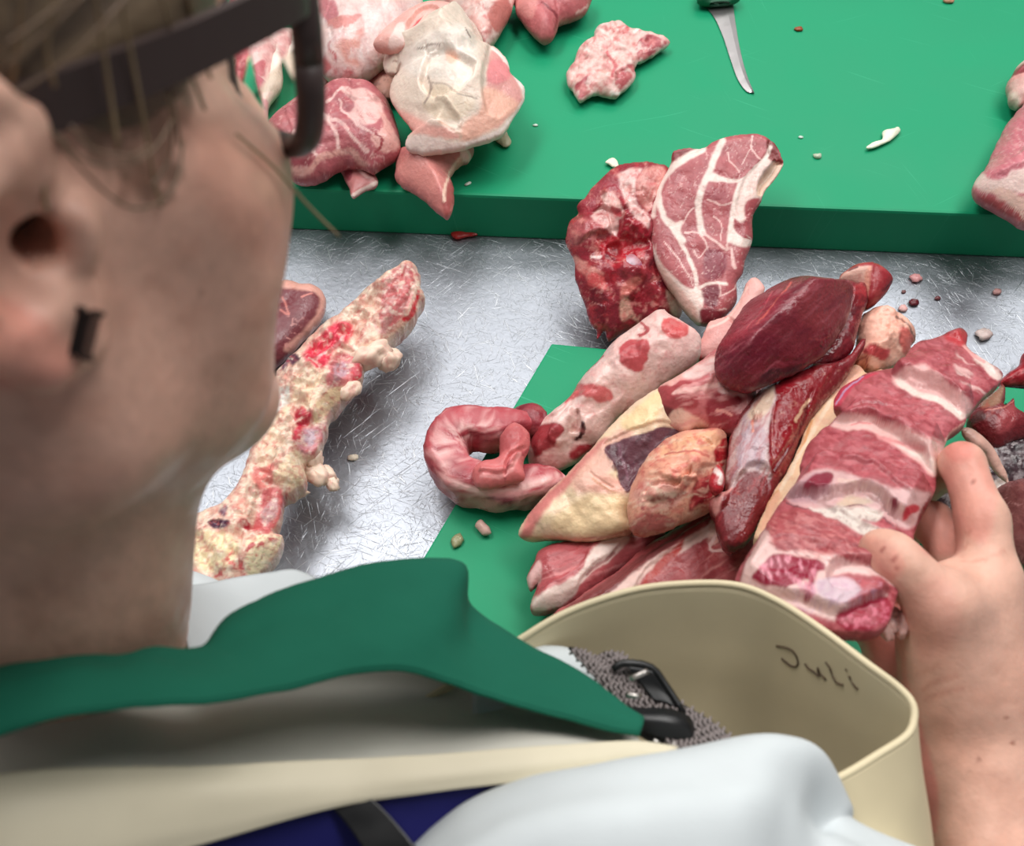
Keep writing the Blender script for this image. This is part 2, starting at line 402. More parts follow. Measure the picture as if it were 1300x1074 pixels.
ZB, ZS = .046, .016                        # board tops above the table
a = at_z(372, 239, ZB); b = at_z(1300, 274, ZB); dv = (b-a)/np.linalg.norm(b-a); nv = np.array([-dv[1], dv[0], 0])
c0 = a-dv*.30; c1 = b+dv*.25
q = [c0, c1, c1+nv*.62, c0+nv*.62]
lc = (float((c0+c1)[0]/2), float((c0+c1)[1]/2), TZ)
tag(box_bm('cutting_board', [(p[0], p[1]) for p in q], TZ, TZ+ZB, M['green'], None, .0025, lc), 'large thick green plastic cutting board lying behind the steel strip', 'cutting board')
c = at_z(700, 436, ZS); d1 = at_z(1290, 492, ZS)-c; d2 = at_z(535, 712, ZS)-c
d1 = d1/np.linalg.norm(d1)*.52; d2 = d2/np.linalg.norm(d2)*.33
q = [c+d2, c+d2+d1, c+d1, c]
lc = (float(c[0]), float(c[1]), TZ)
tag(box_bm('cutting_board', [(p[0], p[1]) for p in q], TZ, TZ+ZS, M['green'], None, .0015, lc), 'smaller thin green cutting board under the meat pile in front of the apron', 'cutting board')
# ------------------------------------------------------------------ meat on the large board
FATW, FATP, FATS = (238, 214, 204), (230, 186, 180), (222, 170, 164)
# marbled dark chunk beside the spectacles
slab('pork_piece', VA, [(225,560),(255,490),(330,430),(400,370),(470,338),(540,350),(600,355),(655,400),(690,480),(708,560),(700,600),(640,640),(590,660),(530,640),(470,650),(400,690),(320,705),(262,680)],
     ZB+.024, .024, .022, .035, (172, 92, 98), [
     P((150, 72, 80), [(240,560),(350,520),(360,640),(270,660)]), Nz((186,110,112),9,.1,.6),
     P((226,178,172), [(470,345),(560,350),(610,380),(640,420),(620,470),(560,490),(500,450),(530,400)],3,.002),
     P((214,160,152), [(620,430),(680,500),(700,580),(640,600),(590,540),(640,500)],3),
     Ln(FATP,16,[(395,450),(430,480),(455,540),(460,580)]), Ln(FATP,13,[(345,510),(350,570),(385,620)],.001), Ln(FATP,14,[(400,455),(470,480),(530,550),(580,590)]),
     Ln((216,160,150),26,[(265,665),(340,670),(400,620),(460,595),(520,600),(560,640)],.0015), Ln(FATP,12,[(470,390),(490,440),(560,500),(650,530)]), Ln(FATP,10,[(420,400),(450,370),(480,345)]),
     Ln((150,60,66),10,[(600,610),(640,560),(600,500)]), Vn(FATP,12,.09,.5), Fb((140,62,70),55,14,3,.25,.45)],
     lump=(.006,.022), wp=4, label='marbled dark pink pork chunk on the board edge beside the spectacles', group=None)
slab('pork_trimming', VA, [(470,655),(540,645),(590,670),(620,720),(560,750),(520,775),(500,730)], ZB+.008, .006,.007,.01,(190,120,118),
     [Ln(FATW,16,[(520,770),(560,745),(610,715)]), Ln(FATP,12,[(540,655),(570,690),(600,700)]), P((150,70,78),[(480,660),(520,670),(500,710)])], label='small curled trimming with white rim in front of the marbled chunk', group=None)
# big pale piece at the top
slab('pork_piece', VA, [(300,-40),(560,-60),(760,-40),(800,40),(770,110),(730,170),(660,230),(590,280),(510,305),(440,300),(395,280),(370,200),(330,90)],
     ZB+.030, .030, .028, .05, (238,206,200), [
     P((206,128,134), [(390,-20),(440,0),(470,60),(430,90),(400,80),(380,30)]), P((216,140,134), [(420,90),(480,60),(550,55),(510,90),(450,110)]),
     P((226,164,152), [(470,150),(600,100),(640,170),(600,240),(530,270),(480,230)],8), P((200,110,112), [(400,210),(440,260),(520,285),(500,305),(420,300),(390,270)],5),
     P((244,226,222), [(560,60),(640,40),(620,130),(590,220),(545,230),(560,150)],6), Ln((196,110,112),12,[(460,130),(430,180),(450,230)],-.001), Nz((244,224,220),14,.15,.7),
     P((196,70,72), [(610,160),(650,150),(690,100),(680,150),(640,180)]), Fb((214,150,148),70,30,5,.25,.4)], lump=(.008,.035), dome=.012, wp=5, label='large pale pork piece with smooth white fat beside the spectacles', group=None)
slab('pork_piece', VA, [(640,190),(600,170),(680,90),(760,40),(840,20),(920,30),(940,70),(860,90),(760,150),(720,185)], ZB+.058,.010,.012,.014,(226,168,158),
     [P((190,62,66),[(740,140),(770,85),(830,55),(870,75),(885,95),(800,120)],2,-.004), P((238,206,198),[(680,110),(720,90),(720,170),(660,190)]), Ln((236,200,190),14,[(870,70),(920,60),(935,40)])], label='pink flap with a red slit between the two pale pork pieces', group=None)
slab('pork_piece', VA, [(850,-30),(1000,-40),(1150,-40),(1150,20),(1120,90),(1080,150),(1040,190),(980,150),(930,80),(870,30)], ZB+.022,.022,.02,.03,(226,176,168),
     [Nz((240,214,206),8,.05,.8), Nz((190,96,96),7,.3,.7), Ln((172,70,76),14,[(770,0),(850,15)]), P((200,120,112),[(1050,60),(1130,-20),(1140,60),(1090,130)],4)], lump=(.008,.014), wp=5, label='rough fatty pork piece at the top edge behind the white skin flap', group=None)
# white skin flap
slab('pork_skin_flap', VA, [(640,270),(650,215),(720,180),(760,140),(830,110),(900,70),(960,70),(1010,110),(1045,190),(1075,185),(1130,240),(1140,290),(1190,340),(1195,390),(1150,460),(1125,510),(1080,540),(960,575),(880,590),(800,600),(730,580),(735,540),(760,520),(700,440),(665,380),(672,320),(700,285),(670,290)],
     ZB+.040, .016, .016, .04, (228,208,192), [
     P((218,190,176), [(670,330),(700,420),(780,440),(850,480),(930,530),(870,540),(760,530),(700,450)],6),
     P((232,172,160), [(700,430),(800,480),(900,510),(940,540),(860,545),(740,520)],6,-.003),
     P((222,158,152), [(1060,200),(1130,250),(1180,350),(1180,400),(1120,480),(1050,500),(1030,420),(1050,320)],4,-.004), P((226,140,142), [(1060,240),(1110,240),(1140,300),(1080,330),(1050,300)],4),
     P((230,176,156), [(1040,340),(1170,400),(1110,480),(960,560),(940,500),(1020,430)],8),
     P((238,224,212), [(760,170),(900,100),(980,120),(1010,220),(960,330),(860,310),(760,300),(700,240)],12,.008),
     P((226,206,184), [(800,380),(860,330),(960,370),(1000,400),(940,470),(860,470),(800,430)],5,-.007),
     Ln((178,160,146),7,[(830,325),(880,330),(940,370),(1010,390)],-.002), Ln((170,150,138),8,[(820,300),(830,350),(800,400)],-.002), Ln((160,140,130),6,[(770,190),(860,175)]), Ln((150,132,124),5,[(965,110),(985,150)]),
     P((236,190,168), [(880,205),(920,200),(940,230),(900,245)],5), Ln((182,150,136),8,[(680,240),(710,250),(690,290)],-.003),
     P((240,216,206), [(730,550),(800,530),(900,560),(980,560),(930,590),(800,605),(740,590)],4,.004), Ln((244,226,218),14,[(1070,190),(1120,240),(1190,350),(1190,400),(1120,500),(960,570)]), Ln((214,178,160),9,[(860,480),(930,520),(940,545)],.002)],
     lump=(.005,.03), dome=.022, wp=3, label='wrinkled white pork skin flap draped over the pink slice', group=None)
slab('pork_scrap', VA, [(1080,540),(1115,510),(1130,535),(1142,562),(1120,575),(1090,560)], ZB+.003,.002,.002,.004,(190,180,150),[], label='tiny pale shred of fat at the edge of the white skin flap', cat='meat scrap')
slab('pork_slice', VA, [(700,590),(790,600),(880,585),(990,575),(985,620),(940,640),(905,690),(915,740),(915,810),(890,848),(840,820),(790,770),(720,730),(685,700),(690,650)],
     ZB+.016, .012, .014, .02, (204,128,122), [Fb((186,106,106),45,24,5,.1,.5), P((226,168,150),[(900,690),(930,620),(960,640),(930,680),(915,720)],3), P((170,86,84),[(895,720),(920,720),(910,820),(885,840),(875,790)],4), Ln((238,200,180),9,[(880,790),(885,720),(905,670),(950,610)]), Ln((226,170,160),8,[(750,660),(760,690)]), P((240,208,196),[(945,600),(975,590),(985,630),(960,640)],2),
     P((216,140,132),[(710,620),(800,620),(850,680),(840,760),(760,720),(700,680)],9)], lump=(.003,.02), dome=.008, wp=3, label='smooth pink pork slice hanging over the front edge of the large board', group=None)
# darker meat glimpsed between
slab('pork_trimming', VA, [(400,300),(520,310),(600,290),(690,270),(700,370),(640,390),(560,350),(480,335),(400,350)], ZB+.012,.010,.011,.02,(150,84,80),[P((216,160,142),[(590,330),(680,290),(690,370),(630,380)],4), Nz((110,50,52),8,.1,.6)], label='darker trimmings tucked under the large pale pork piece', group=None)
# top piece right of the pile, cut by the frame
slab('pork_piece', VA, [(1150,-60),(1300,-60),(1450,-40),(1445,30),(1400,60),(1340,80),(1310,140),(1260,152),(1220,120),(1180,70),(1155,20)], ZB+.018,.018,.016,.025,(196,110,112),
     [Fb((170,80,86),60,16,4,.1,.5), P((214,140,136),[(1160,0),(1240,-20),(1230,70),(1180,50)],5), Ln((140,60,66),9,[(1265,10),(1320,60),(1310,120)],-.002), Ln((232,190,182),8,[(1400,50),(1440,20)])], lump=(.004,.02), wp=3, label='lean pink pork piece at the top edge near the knife', group=None)
# fatty scrap
slab('pork_trimming', VB, [(80,195),(105,160),(115,130),(150,100),(165,75),(205,65),(230,60),(255,80),(280,85),(310,95),(355,108),(345,125),(310,150),(270,170),(262,210),(235,240),(215,255),(160,250),(120,268),(100,245),(85,225)],
     ZB+.009,.008,.008,.012,(230,186,178),[P((170,78,86),[(265,120),(300,95),(350,112),(320,140),(275,165)],2), P((184,92,96),[(210,190),(260,170),(255,215),(225,240),(215,225)],2), P((178,84,92),[(105,230),(140,200),(150,240),(120,260)],2), P((200,90,90),[(205,75),(240,62),(250,85),(220,85)],2),
     Nz((210,130,128),6,.15,.8), Nz((240,208,200),7,.2,.8), Ln((204,110,112),7,[(190,140),(210,170),(200,200)]), Ln((240,220,212),9,[(160,70),(190,90)]), Ln((244,228,220),9,[(265,85),(272,75)]), Ln((244,226,220),10,[(200,245),(225,248)])], lump=(.007,.010), wp=4, jag=2.5, label='pale fatty pork scrap lying alone left of the knife', cat='meat scrap')
# right edge
slab('pork_piece', VJ, [(245,785),(300,710),(340,640),(400,510),(440,440),(500,370),(560,300),(700,300),(760,600),(700,1010),(560,1010),(480,970),(400,920),(290,860),(255,830)],
     ZB+.020,.020,.018,.03,(204,122,130),[Fb((186,96,110),40,12,3,.05,.5), P((232,200,192),[(250,790),(300,720),(350,745),(430,740),(480,700),(560,690),(560,820),(430,810),(330,820)],4,.002), P((232,190,176),[(370,810),(440,800),(560,880),(560,960),(470,900),(400,870)],4), P((176,80,84),[(280,840),(380,850),(560,975),(560,1010),(470,970),(300,875)],4), Ln((236,196,182),12,[(300,820),(400,830),(500,930),(550,980)]), Vn((230,180,178),8,.1,.5)], lump=(.004,.02), dome=.008, wp=4, label='pink pork joint with a pale skin end at the right edge', group=None)
slab('pork_piece', VJ, [(440,215),(455,180),(500,110),(540,80),(640,80),(640,330),(540,325),(510,330),(490,310),(455,295),(450,250)], ZB+.018,.016,.016,.02,(226,180,172),[P((150,66,72),[(440,215),(455,170),(500,110),(560,80),(560,140),(500,160),(460,190)],3), Ln((228,164,158),22,[(445,210),(480,170),(560,150)],.004), Fb((206,140,136),80,14,4,.1,.5), P((240,214,200),[(450,270),(500,260),(520,320),(480,310)],4)], lump=(.003,.02), wp=3, label='pale folded pork end above the joint at the right edge', group=None)
# pieces seen through the spectacle lens
slab('pork_piece', VK, [(70,340),(150,255),(240,230),(300,215),(290,320),(270,420),(240,500),(180,520),(110,430)], ZB+.02,.018,.018,.025,(232,196,190),[P((190,106,112),[(140,380),(230,330),(230,430),(170,440)],3), Nz((206,140,140),8,.2,.6)], lump=(.004,.02), label='white and pink pork piece seen through the spectacle lens', group=None)
slab('pork_skin_flap', VK, [(260,340),(310,260),(330,210),(380,210),(370,300),(390,380),(410,480),(400,580),(350,650),(330,700),(325,800),(310,850),(280,760),(280,660),(260,560),(245,420)], ZB+.016,.012,.014,.02,(214,196,176),[P((240,228,216),[(260,340),(320,230),(370,220),(360,340),(300,400),(250,420)],5), P((206,150,150),[(280,670),(330,680),(320,790),(305,840),(285,760)],3), P((236,210,196),[(280,630),(350,620),(340,660),(290,665)],3)], lump=(.003,.02), label='long pale skin strip seen through the spectacle lens', group=None)
slab('pork_piece', VK, [(40,590),(60,520),(120,480),(200,475),(245,500),(260,580),(265,660),(240,720),(215,770),(230,800),(195,830),(180,770),(140,700),(80,650)], ZB+.018,.016,.016,.02,(190,110,122),[Ln(FATP,26,[(90,500),(120,560),(180,590),(190,640)]), Ln((150,70,80),20,[(100,620),(170,640),(160,700)]), P((210,130,126),[(190,640),(250,640),(240,720),(190,720)],4), P((236,200,180),[(180,770),(220,780),(200,825)],2)], lump=(.004,.015), label='round marbled pork lump seen through the spectacle lens', group=None)
slab('pork_piece', VK, [(-60,380),(20,340),(90,370),(125,430),(110,490),(40,520),(-40,560)], ZB+.016,.015,.014,.02,(190,96,100),[P((226,180,150),[(20,410),(70,380),(120,430),(110,480),(40,490)],4), Nz((150,50,58),7,.2,.7)], lump=(.004,.012), label='red pork trimming with a fat cap beside the cheek', group=None)
slab('pork_piece', VK, [(-60,20),(60,-20),(200,-20),(260,20),(180,90),(60,110),(-60,120)], ZB+.018,.016,.016,.02,(170,70,76),[Nz((214,150,150),8,.1,.8), P((206,130,136),[(120,10),(200,0),(230,30),(150,50)],4)], lump=(.004,.012), label='dark red trimming above the spectacle arm', group=None)
slab('pork_piece', VK, [(330,195),(420,190),(445,250),(420,320),(380,320),(370,260)], ZB+.03,.01,.01,.012,(206,140,136),[Nz((230,190,184),8,.1,.7)], label='small pink pork end inside the corner of the spectacle lens', group=None)
# crumbs on the board
def crumb(v, px, py, z, r, col, label, seed, rot=0, asp=1.5, amp=.35, hh=.6):
    return blob('meat_crumb', v, px, py, z+r*hh*.8, r*asp, r, r*hh, col, rot, seed, amp, label, 'crumb', n=8)
slab('fat_crumb', VB, [(880,392),(900,378),(922,372),(925,350),(945,345),(965,338),(970,350),(955,365),(935,380),(915,388),(890,396)], ZB+.003,.002,.002,.003,(236,236,214),[], jag=1, step=1.2, label='white fat shred on the green board right of centre', cat='crumb')
slab('fat_crumb', VB, [(185,432),(205,420),(218,428),(222,445),(205,445),(195,438)], ZB+.003,.002,.002,.003,(236,226,206),[], jag=1, step=1.2, label='white fat shred touching the top of the bony chunk', cat='crumb')
crumb(VB,700,77,ZB,.0028,(150,72,30),'brown speck on the green board right of the knife',1)
crumb(VB,750,415,ZB,.0028,(190,200,176),'pale square speck on the green board right of the steak',2,0,1.2)
crumb(VB,1098,2,ZB,.0034,(190,140,110),'speck at the top edge of the green board',3)
crumb(VB,706,365,ZB,.0014,(200,220,206),'tiniest white speck on the board right of the steak',4)
crumb(VA,1237,492,ZB,.0014,(214,226,214),'tiny white speck right of the skin flap',5)
crumb(VA,972,722,ZB,.0016,(220,226,214),'tiny white speck right of the pink slice',6,40,2)
slab('meat_crumb', V1, [(572,296),(585,291),(602,291),(606,298),(590,301),(578,304)], .003,.002,.002,.004,(176,44,40),[], step=1.2, label='flat red sliver on the steel below the large board', cat='crumb')
# ------------------------------------------------------------------ bone-in chunk and steak leaning on the board edge
ch = slab('bone_in_chunk', VG, [(75,510),(90,460),(130,430),(125,390),(160,350),(210,290),(290,215),(340,190),(430,175),(500,180),(560,195),(600,260),(620,400),(640,560),(640,720),(640,880),(610,950),(520,975),(430,985),(350,1010),(290,1050),(270,1040),(255,1000),(225,1040),(220,1000),(190,960),(160,860),(120,760),(110,660),(70,570)],
     .050, .014, .022, .030, (150,44,56), [
     P((176,86,90), [(80,480),(150,445),(240,460),(280,510),(260,545),(180,560),(110,590),(75,540)],4,.004),
     P((228,190,184), [(310,250),(380,210),(440,205),(420,260),(410,340),(440,400),(470,430),(470,500),(420,450),(370,390),(340,320)],4),
     P((196,118,112), [(430,230),(520,190),(560,210),(540,280),(500,340),(480,420),(440,380),(410,310)],4),
     Fb((224,170,160),-60,18,3,.1,.5,[(430,210),(540,190),(540,280),(480,420),(420,340)]),
     P((156,62,72), [(160,350),(250,260),(310,230),(330,300),(260,330),(200,400)],4),
     P((226,180,172), [(240,340),(290,320),(330,370),(350,440),(300,460),(250,420),(200,430),(250,380)],3,.003), P((170,64,72),[(290,390),(330,400),(340,440),(310,440)],2),
     P((222,176,170), [(200,430),(320,440),(310,540),(270,500),(210,450)],3), P((160,30,46), [(330,480),(400,450),(460,480),(480,560),(420,600),(330,560)],4,.005),
     P((186,40,52), [(220,560),(330,540),(430,590),(450,640),(370,640),(310,700),(240,620)],4,-.002), P((120,22,38), [(270,610),(330,600),(320,660),(270,650)],4,-.004),
     P((222,150,140), [(110,630),(200,690),(260,720),(240,750),(160,720),(115,690)],4), P((214,90,90), [(180,720),(260,730),(280,780),(240,800),(190,780)],4),
     P((150,24,40), [(260,730),(310,700),(320,760),(280,790)],4), P((106,20,34), [(190,800),(260,810),(270,960),(220,940)],6), P((130,32,46), [(270,880),(340,870),(360,960),(290,1040),(270,980)],5), P((230,176,156), [(330,860),(370,840),(390,900),(430,960),(390,930),(340,940)],4), P((140,30,42), [(390,830),(450,780),(520,820),(510,880),(420,890)],4), P((214,120,110), [(350,770),(420,730),(440,760),(380,820),(330,840)],4),
     P((220,190,170), [(560,800),(640,830),(660,920),(600,920),(570,870)],4), P((110,26,40), [(500,640),(560,700),(620,800),(540,780),(480,720)],6), Ln((240,208,204),16,[(200,640),(240,640)]), Nz((190,60,66),8,.28,.55), Nz((228,150,140),9,.42,.6), Vn((220,150,140),14,.06,.5)],
     tilt=(0,-.028), lump=(.007,.014), wp=3, dome=.006, mat=M['wet'], label='dark red bone-in meat chunk leaning on the large board behind the steak', cat='meat')
blob('bone_knob', VG, 396, 682, .0575, .0115, .0115, .009, (184,122,130), 20, 3, .08, parent=ch, mat=M['bone'], ops=[P((150,70,110),[(410,700),(450,670),(460,720),(400,750)],6), P((206,176,188),[(360,650),(400,640),(410,680),(370,690)],6)])
slab('pork_steak', VG, [(585,170),(592,128),(640,112),(735,110),(760,96),(800,72),(880,50),(950,42),(1010,45),(1080,80),(1115,140),(1127,195),(1085,262),(1040,320),(1015,380),(978,450),(978,560),(945,650),(930,720),(900,770),(903,850),(858,920),(790,968),(720,962),(660,905),(600,820),(540,730),(500,640),(482,560),(480,450),(500,360),(530,280),(575,195)],
     .076, .008, .016, .012, (172,88,92), [
     Fb((152,66,74),70,14,5,.15,.35), Nz((186,104,106),10,.15,.5),
     P((128,46,50), [(588,170),(600,125),(720,112),(700,140),(640,160),(600,185)],3,-.003),
     P((234,204,194), [(1060,130),(1120,175),(1125,200),(1080,265),(1040,320),(1005,380),(960,440),(920,470),(890,440),(900,350),(930,270),(985,215)],3,-.001), P((222,190,168), [(1090,180),(1127,190),(1080,270),(1035,330),(1005,345),(1000,290),(1050,220)],3,-.006),
     P((126,48,48), [(1045,75),(1085,85),(1118,150),(1125,190),(1085,180),(1050,150)],3,-.004),
     Ln(FATW,34,[(735,112),(640,165),(570,220),(530,290),(505,350),(490,430)]), Ln(FATW,27,[(520,320),(530,390),(555,450),(595,500),(640,560)]),
     P(FATW, [(560,440),(600,470),(640,460),(630,520),(650,560),(610,550),(580,500)],3),
     Ln(FATW,32,[(835,75),(790,150),(770,220),(735,310),(713,390),(722,480),(738,520)]), Ln(FATP,13,[(738,520),(800,565),(850,605),(860,580)]), P(FATW,[(780,225),(830,245),(860,260),(790,270),(760,260)],3),
     Ln(FATW,20,[(790,240),(850,262),(925,262),(985,212),(1045,150),(1062,105)]), Ln(FATW,26,[(920,270),(895,370),(880,470),(868,560)]),
     P(FATW, [(880,470),(930,520),(975,560),(960,590),(885,580),(865,540)],3), P((160,70,76), [(895,450),(950,540),(975,560),(930,545),(890,500)],2), P((168,80,84),[(950,370),(1000,350),(1010,370),(975,440),(945,450)],3),
     Ln(FATP,16,[(875,600),(882,660),(895,690)]), P(FATW, [(490,570),(540,670),(600,740),(670,790),(735,805),(725,965),(655,905),(590,815),(520,690)],3), P((224,180,168),[(520,660),(600,760),(690,870),(720,960),(650,900),(560,770)],5),
     Ln(FATW,20,[(600,510),(640,590),(680,670),(700,740),(705,800)]), Ln(FATP,9,[(650,520),(710,515),(745,560),(760,600)]), Ln(FATW,15,[(715,790),(770,768),(850,765)]), Ln(FATP,10,[(735,720),(760,690),(770,655)]), Ln(FATP,8,[(815,775),(822,830),(795,830)]), Ln(FATP,8,[(822,830),(880,795),(895,770)]), Ln(FATP,8,[(720,880),(760,900),(850,890)]),
     Ln(FATP,7,[(855,130),(870,175),(905,205),(912,225)]), Ln(FATP,8,[(975,48),(976,110),(1005,150),(1020,160)]), Ln(FATP,9,[(765,355),(825,385),(880,370)]), Ln(FATP,6,[(790,440),(830,480),(822,560)]), Ln(FATP,6,[(545,560),(615,640),(690,780)]), Ln(FATP,6,[(640,480),(660,430),(690,400)]), Ln(FATP,6,[(690,600),(720,640),(760,590)]), Ln(FATP,5,[(980,100),(930,180)]),
     P((140,60,72), [(760,600),(840,620),(850,700),(800,750),(745,740),(740,670)],4), P((150,66,76),[(735,290),(800,300),(870,320),(860,370),(780,360)],6,0,.5), P((120,44,56), [(740,790),(810,780),(815,870),(760,880),(735,840)],4), P((124,40,50),[(725,900),(800,890),(850,915),(790,960),(740,950)],4), Vn(FATP,9,.05,.5)],
     tilt=(-.002,-.022), lump=(.0022,.02), wp=2.2, jag=.8, label='large marbled pork steak with white fat seams leaning over the board edge', cat='meat')

# ------------------------------------------------------------------ spine bone on the steel, meat behind it
slab('beef_piece', VC, [(300,140),(330,95),(370,92),(400,105),(430,103),(460,120),(472,155),(465,190),(440,225),(400,265),(370,300),(320,340),(250,380),(240,250)],
     .020,.012,.018,.02,(118,58,64),[Ln((216,160,146),30,[(330,95),(400,104),(450,115),(470,160),(455,205),(400,262),(360,300)]), Vn((214,150,144),16,.07,.8), Ln((196,120,112),6,[(330,180),(360,190),(340,140)]), Ln((196,120,112),6,[(400,140),(430,130)])], lump=(.002,.02), wp=3, label='dark red meat piece with a pale rim behind the spine bone', cat='meat')
BW, BP, BR = (232,208,184), (224,160,150), (186,70,76)
sp = slab('spine_bone', VC, [(690,50),(720,32),(750,40),(765,70),(765,110),(780,140),(760,170),(740,210),(710,235),(670,275),(640,300),(600,330),(585,390),(560,410),(520,460),(480,500),(470,560),(440,620),(405,650),(410,710),(370,740),(345,760),(330,820),(310,870),(335,880),(330,920),(290,970),(255,1010),(180,1045),(60,1050),(20,1020),(10,860),(60,820),(150,780),(210,700),(230,640),(270,560),(290,480),(310,410),(330,360),(400,290),(440,250),(520,190),(600,120),(650,80)],
     .050,.011,.046,.016,(226,184,164),[
     Nz((236,214,192),10,.05,.8), Nz((206,120,114),6,.28,.6),
     P((206,150,146), [(640,100),(690,50),(740,42),(760,80),(740,140),(700,220),(650,260),(625,220)],5,.002), Fb((180,60,66),-60,12,4,.15,.75,[(660,80),(720,45),(750,80),(720,150),(680,150)]), Nz((196,84,88),5,.1,.7,[(640,120),(740,60),(740,150),(690,230),(640,230)]),
     Ln((232,190,172),14,[(650,100),(630,180),(640,240)]), Ln((206,40,56),18,[(755,130),(740,190),(720,210)],.002), Ln((236,200,182),10,[(740,60),(752,110),(725,190)]),
     P((220,62,84), [(440,270),(510,215),(550,225),(545,270),(500,300),(480,350),(430,350),(400,320)],7), Ln((244,170,170),9,[(440,330),(490,300),(530,260)],.002), Ln((236,180,170),8,[(420,330),(460,345)]),
     P((232,206,178), [(330,440),(390,370),(460,360),(470,420),(440,480),(410,490),(380,470),(340,520),(290,530)],6,.003), P((226,222,214), [(320,430),(360,420),(360,470),(310,500)],5), P((88,48,66), [(340,340),(370,310),(390,325),(365,350)],4), P((110,70,86), [(330,360),(360,340),(350,370)],3),
     P((206,120,122), [(480,360),(520,310),(570,330),(580,380),(550,410),(500,420),(470,400)],4,-.003), P((196,60,76), [(550,360),(585,340),(580,390),(555,405)],4), P((190,150,160), [(495,360),(530,340),(540,380),(500,400)],5),
     P((232,204,166), [(440,480),(480,430),(530,420),(560,430),(500,470),(470,510),(445,530),(430,515)],3,.004), P((176,30,56), [(375,490),(400,485),(430,510),(420,540),(390,545)],4,-.003),
     P((196,130,134), [(390,560),(430,540),(475,530),(460,590),(420,630),(390,610)],4,-.004), P((186,160,170), [(405,560),(440,550),(440,590),(410,600)],5), P((190,40,64),[(370,560),(395,540),(400,590),(375,590)],4),
     P((236,210,176), [(310,690),(340,640),(390,620),(410,700),(370,730),(320,715)],4,.004), P((206,120,112), [(240,690),(300,650),(310,710),(270,740)],5,-.002), P((226,196,170), [(270,560),(330,540),(350,600),(320,640),(260,660)],5),
     P((204,104,104), [(260,800),(290,730),(350,745),(330,830),(300,870),(250,870)],4,-.004), P((196,150,150), [(270,800),(320,760),(320,820),(280,840)],5), P((170,40,56),[(200,840),(225,830),(240,860),(215,860)],3),
     P((74,38,60), [(110,835),(150,825),(175,830),(160,850),(120,856)],3), P((120,80,96), [(140,800),(170,780),(160,820)],5), P((238,220,180), [(60,870),(150,870),(200,900),(190,960),(120,990),(60,960)],8), P((240,222,186), [(240,880),(330,880),(320,920),(260,1000),(220,980),(230,920)],4,.003), Nz((196,60,70),5,.05,.85,[(120,980),(200,930),(220,1000),(180,1040),(110,1030)]), Ln((190,90,90),12,[(230,920),(250,905)]), Ln((190,90,90),12,[(265,910),(275,905)]), Ln((190,90,90),14,[(300,890),(315,890)]), Nz((204,112,108),4,.26,.55), Nz((242,226,206),5,.30,.6), Nz((176,60,66),5,.46,.6)],
     tilt=(0,0), lump=(.011,.014), wp=4, jag=3, mat=M['bone'], label='long sawn spine bone with fat and red marrow lying on the steel beside the cheek', cat='bone', Rd=.045)
for i, (x, y, z, a_, b_, c_, rt) in enumerate([(610,320,.052,.015,.009,.009,20),(665,335,.046,.009,.008,.008,60),(545,430,.050,.009,.006,.006,40),(440,690,.036,.010,.007,.007,-30),(470,690,.034,.007,.006,.006,-50),(490,715,.032,.007,.0045,.005,-60),(440,645,.040,.007,.005,.006,70),(380,745,.036,.008,.004,.005,0)]):
    blob('fat_lump', VC, x, y, z, a_, b_, c_, (236,210,190), rt, i+2, .3, parent=sp, mat=M['fat'], ops=[Nz((214,150,140),5,.25,.6)])
# ------------------------------------------------------------------ the pile on the small board
YF, YD = (236,204,166), (222,176,140)
# two steaks at the bottom, their cut ends towards the viewer
slab('pork_belly_slice', VD, [(310,880),(330,840),(350,800),(420,780),(500,770),(600,745),(700,750),(690,800),(600,850),(520,900),(450,950),(395,970),(325,975),(330,930),(345,895),(320,910)],
     .040,.010,.022,.014,(186,92,96),[Fb((214,140,140),-22,50,5,.1,.7,[(345,850),(640,745),(600,840),(350,930)]), Fb((150,56,62),-22,40,6,.25,.6), P(FATW,[(500,790),(600,760),(560,820),(480,880),(420,950),(330,975),(335,930),(400,900),(470,850)],4,.002), P((226,180,176),[(310,880),(350,830),(350,890),(325,910)],3), Ln((146,60,66),10,[(480,870),(560,810)],0,.7), Ln(FATP,8,[(600,760),(700,752)])],
     lump=(.003,.02), wp=3, label='layered pink pork slice at the lower corner of the pile', cat='meat')
slab('pork_belly_slice', VD, [(385,985),(430,955),(500,905),(570,860),(650,790),(740,735),(790,690),(840,670),(900,690),(960,770),(1000,860),(960,930),(820,960),(600,985),(450,1010)],
     .052,.012,.022,.018,(176,84,86),[P((128,62,62),[(400,985),(500,910),(590,850),(720,770),(760,760),(640,850),(560,920),(470,985)],4), P((232,194,184),[(470,985),(560,910),(650,840),(760,770),(850,715),(870,740),(740,810),(640,880),(590,960)],4,.002),
      P((184,72,66),[(640,890),(700,820),(760,770),(740,810),(690,860),(650,900)],4), P((228,180,166),[(830,720),(860,710),(870,760),(830,790)],4), Fb((216,140,134),-35,40,4,.2,.6,[(640,920),(760,800),(880,760),(960,840),(900,930),(700,960)]), Fb((150,50,56),-35,40,6,.2,.6,[(640,920),(760,800),(880,760),(960,840),(900,930),(700,960)]), Ln(FATP,8,[(870,720),(830,800),(900,800)])],
     lump=(.003,.02), wp=3, label='large striped pork slice at the foot of the pile against the apron', cat='meat')
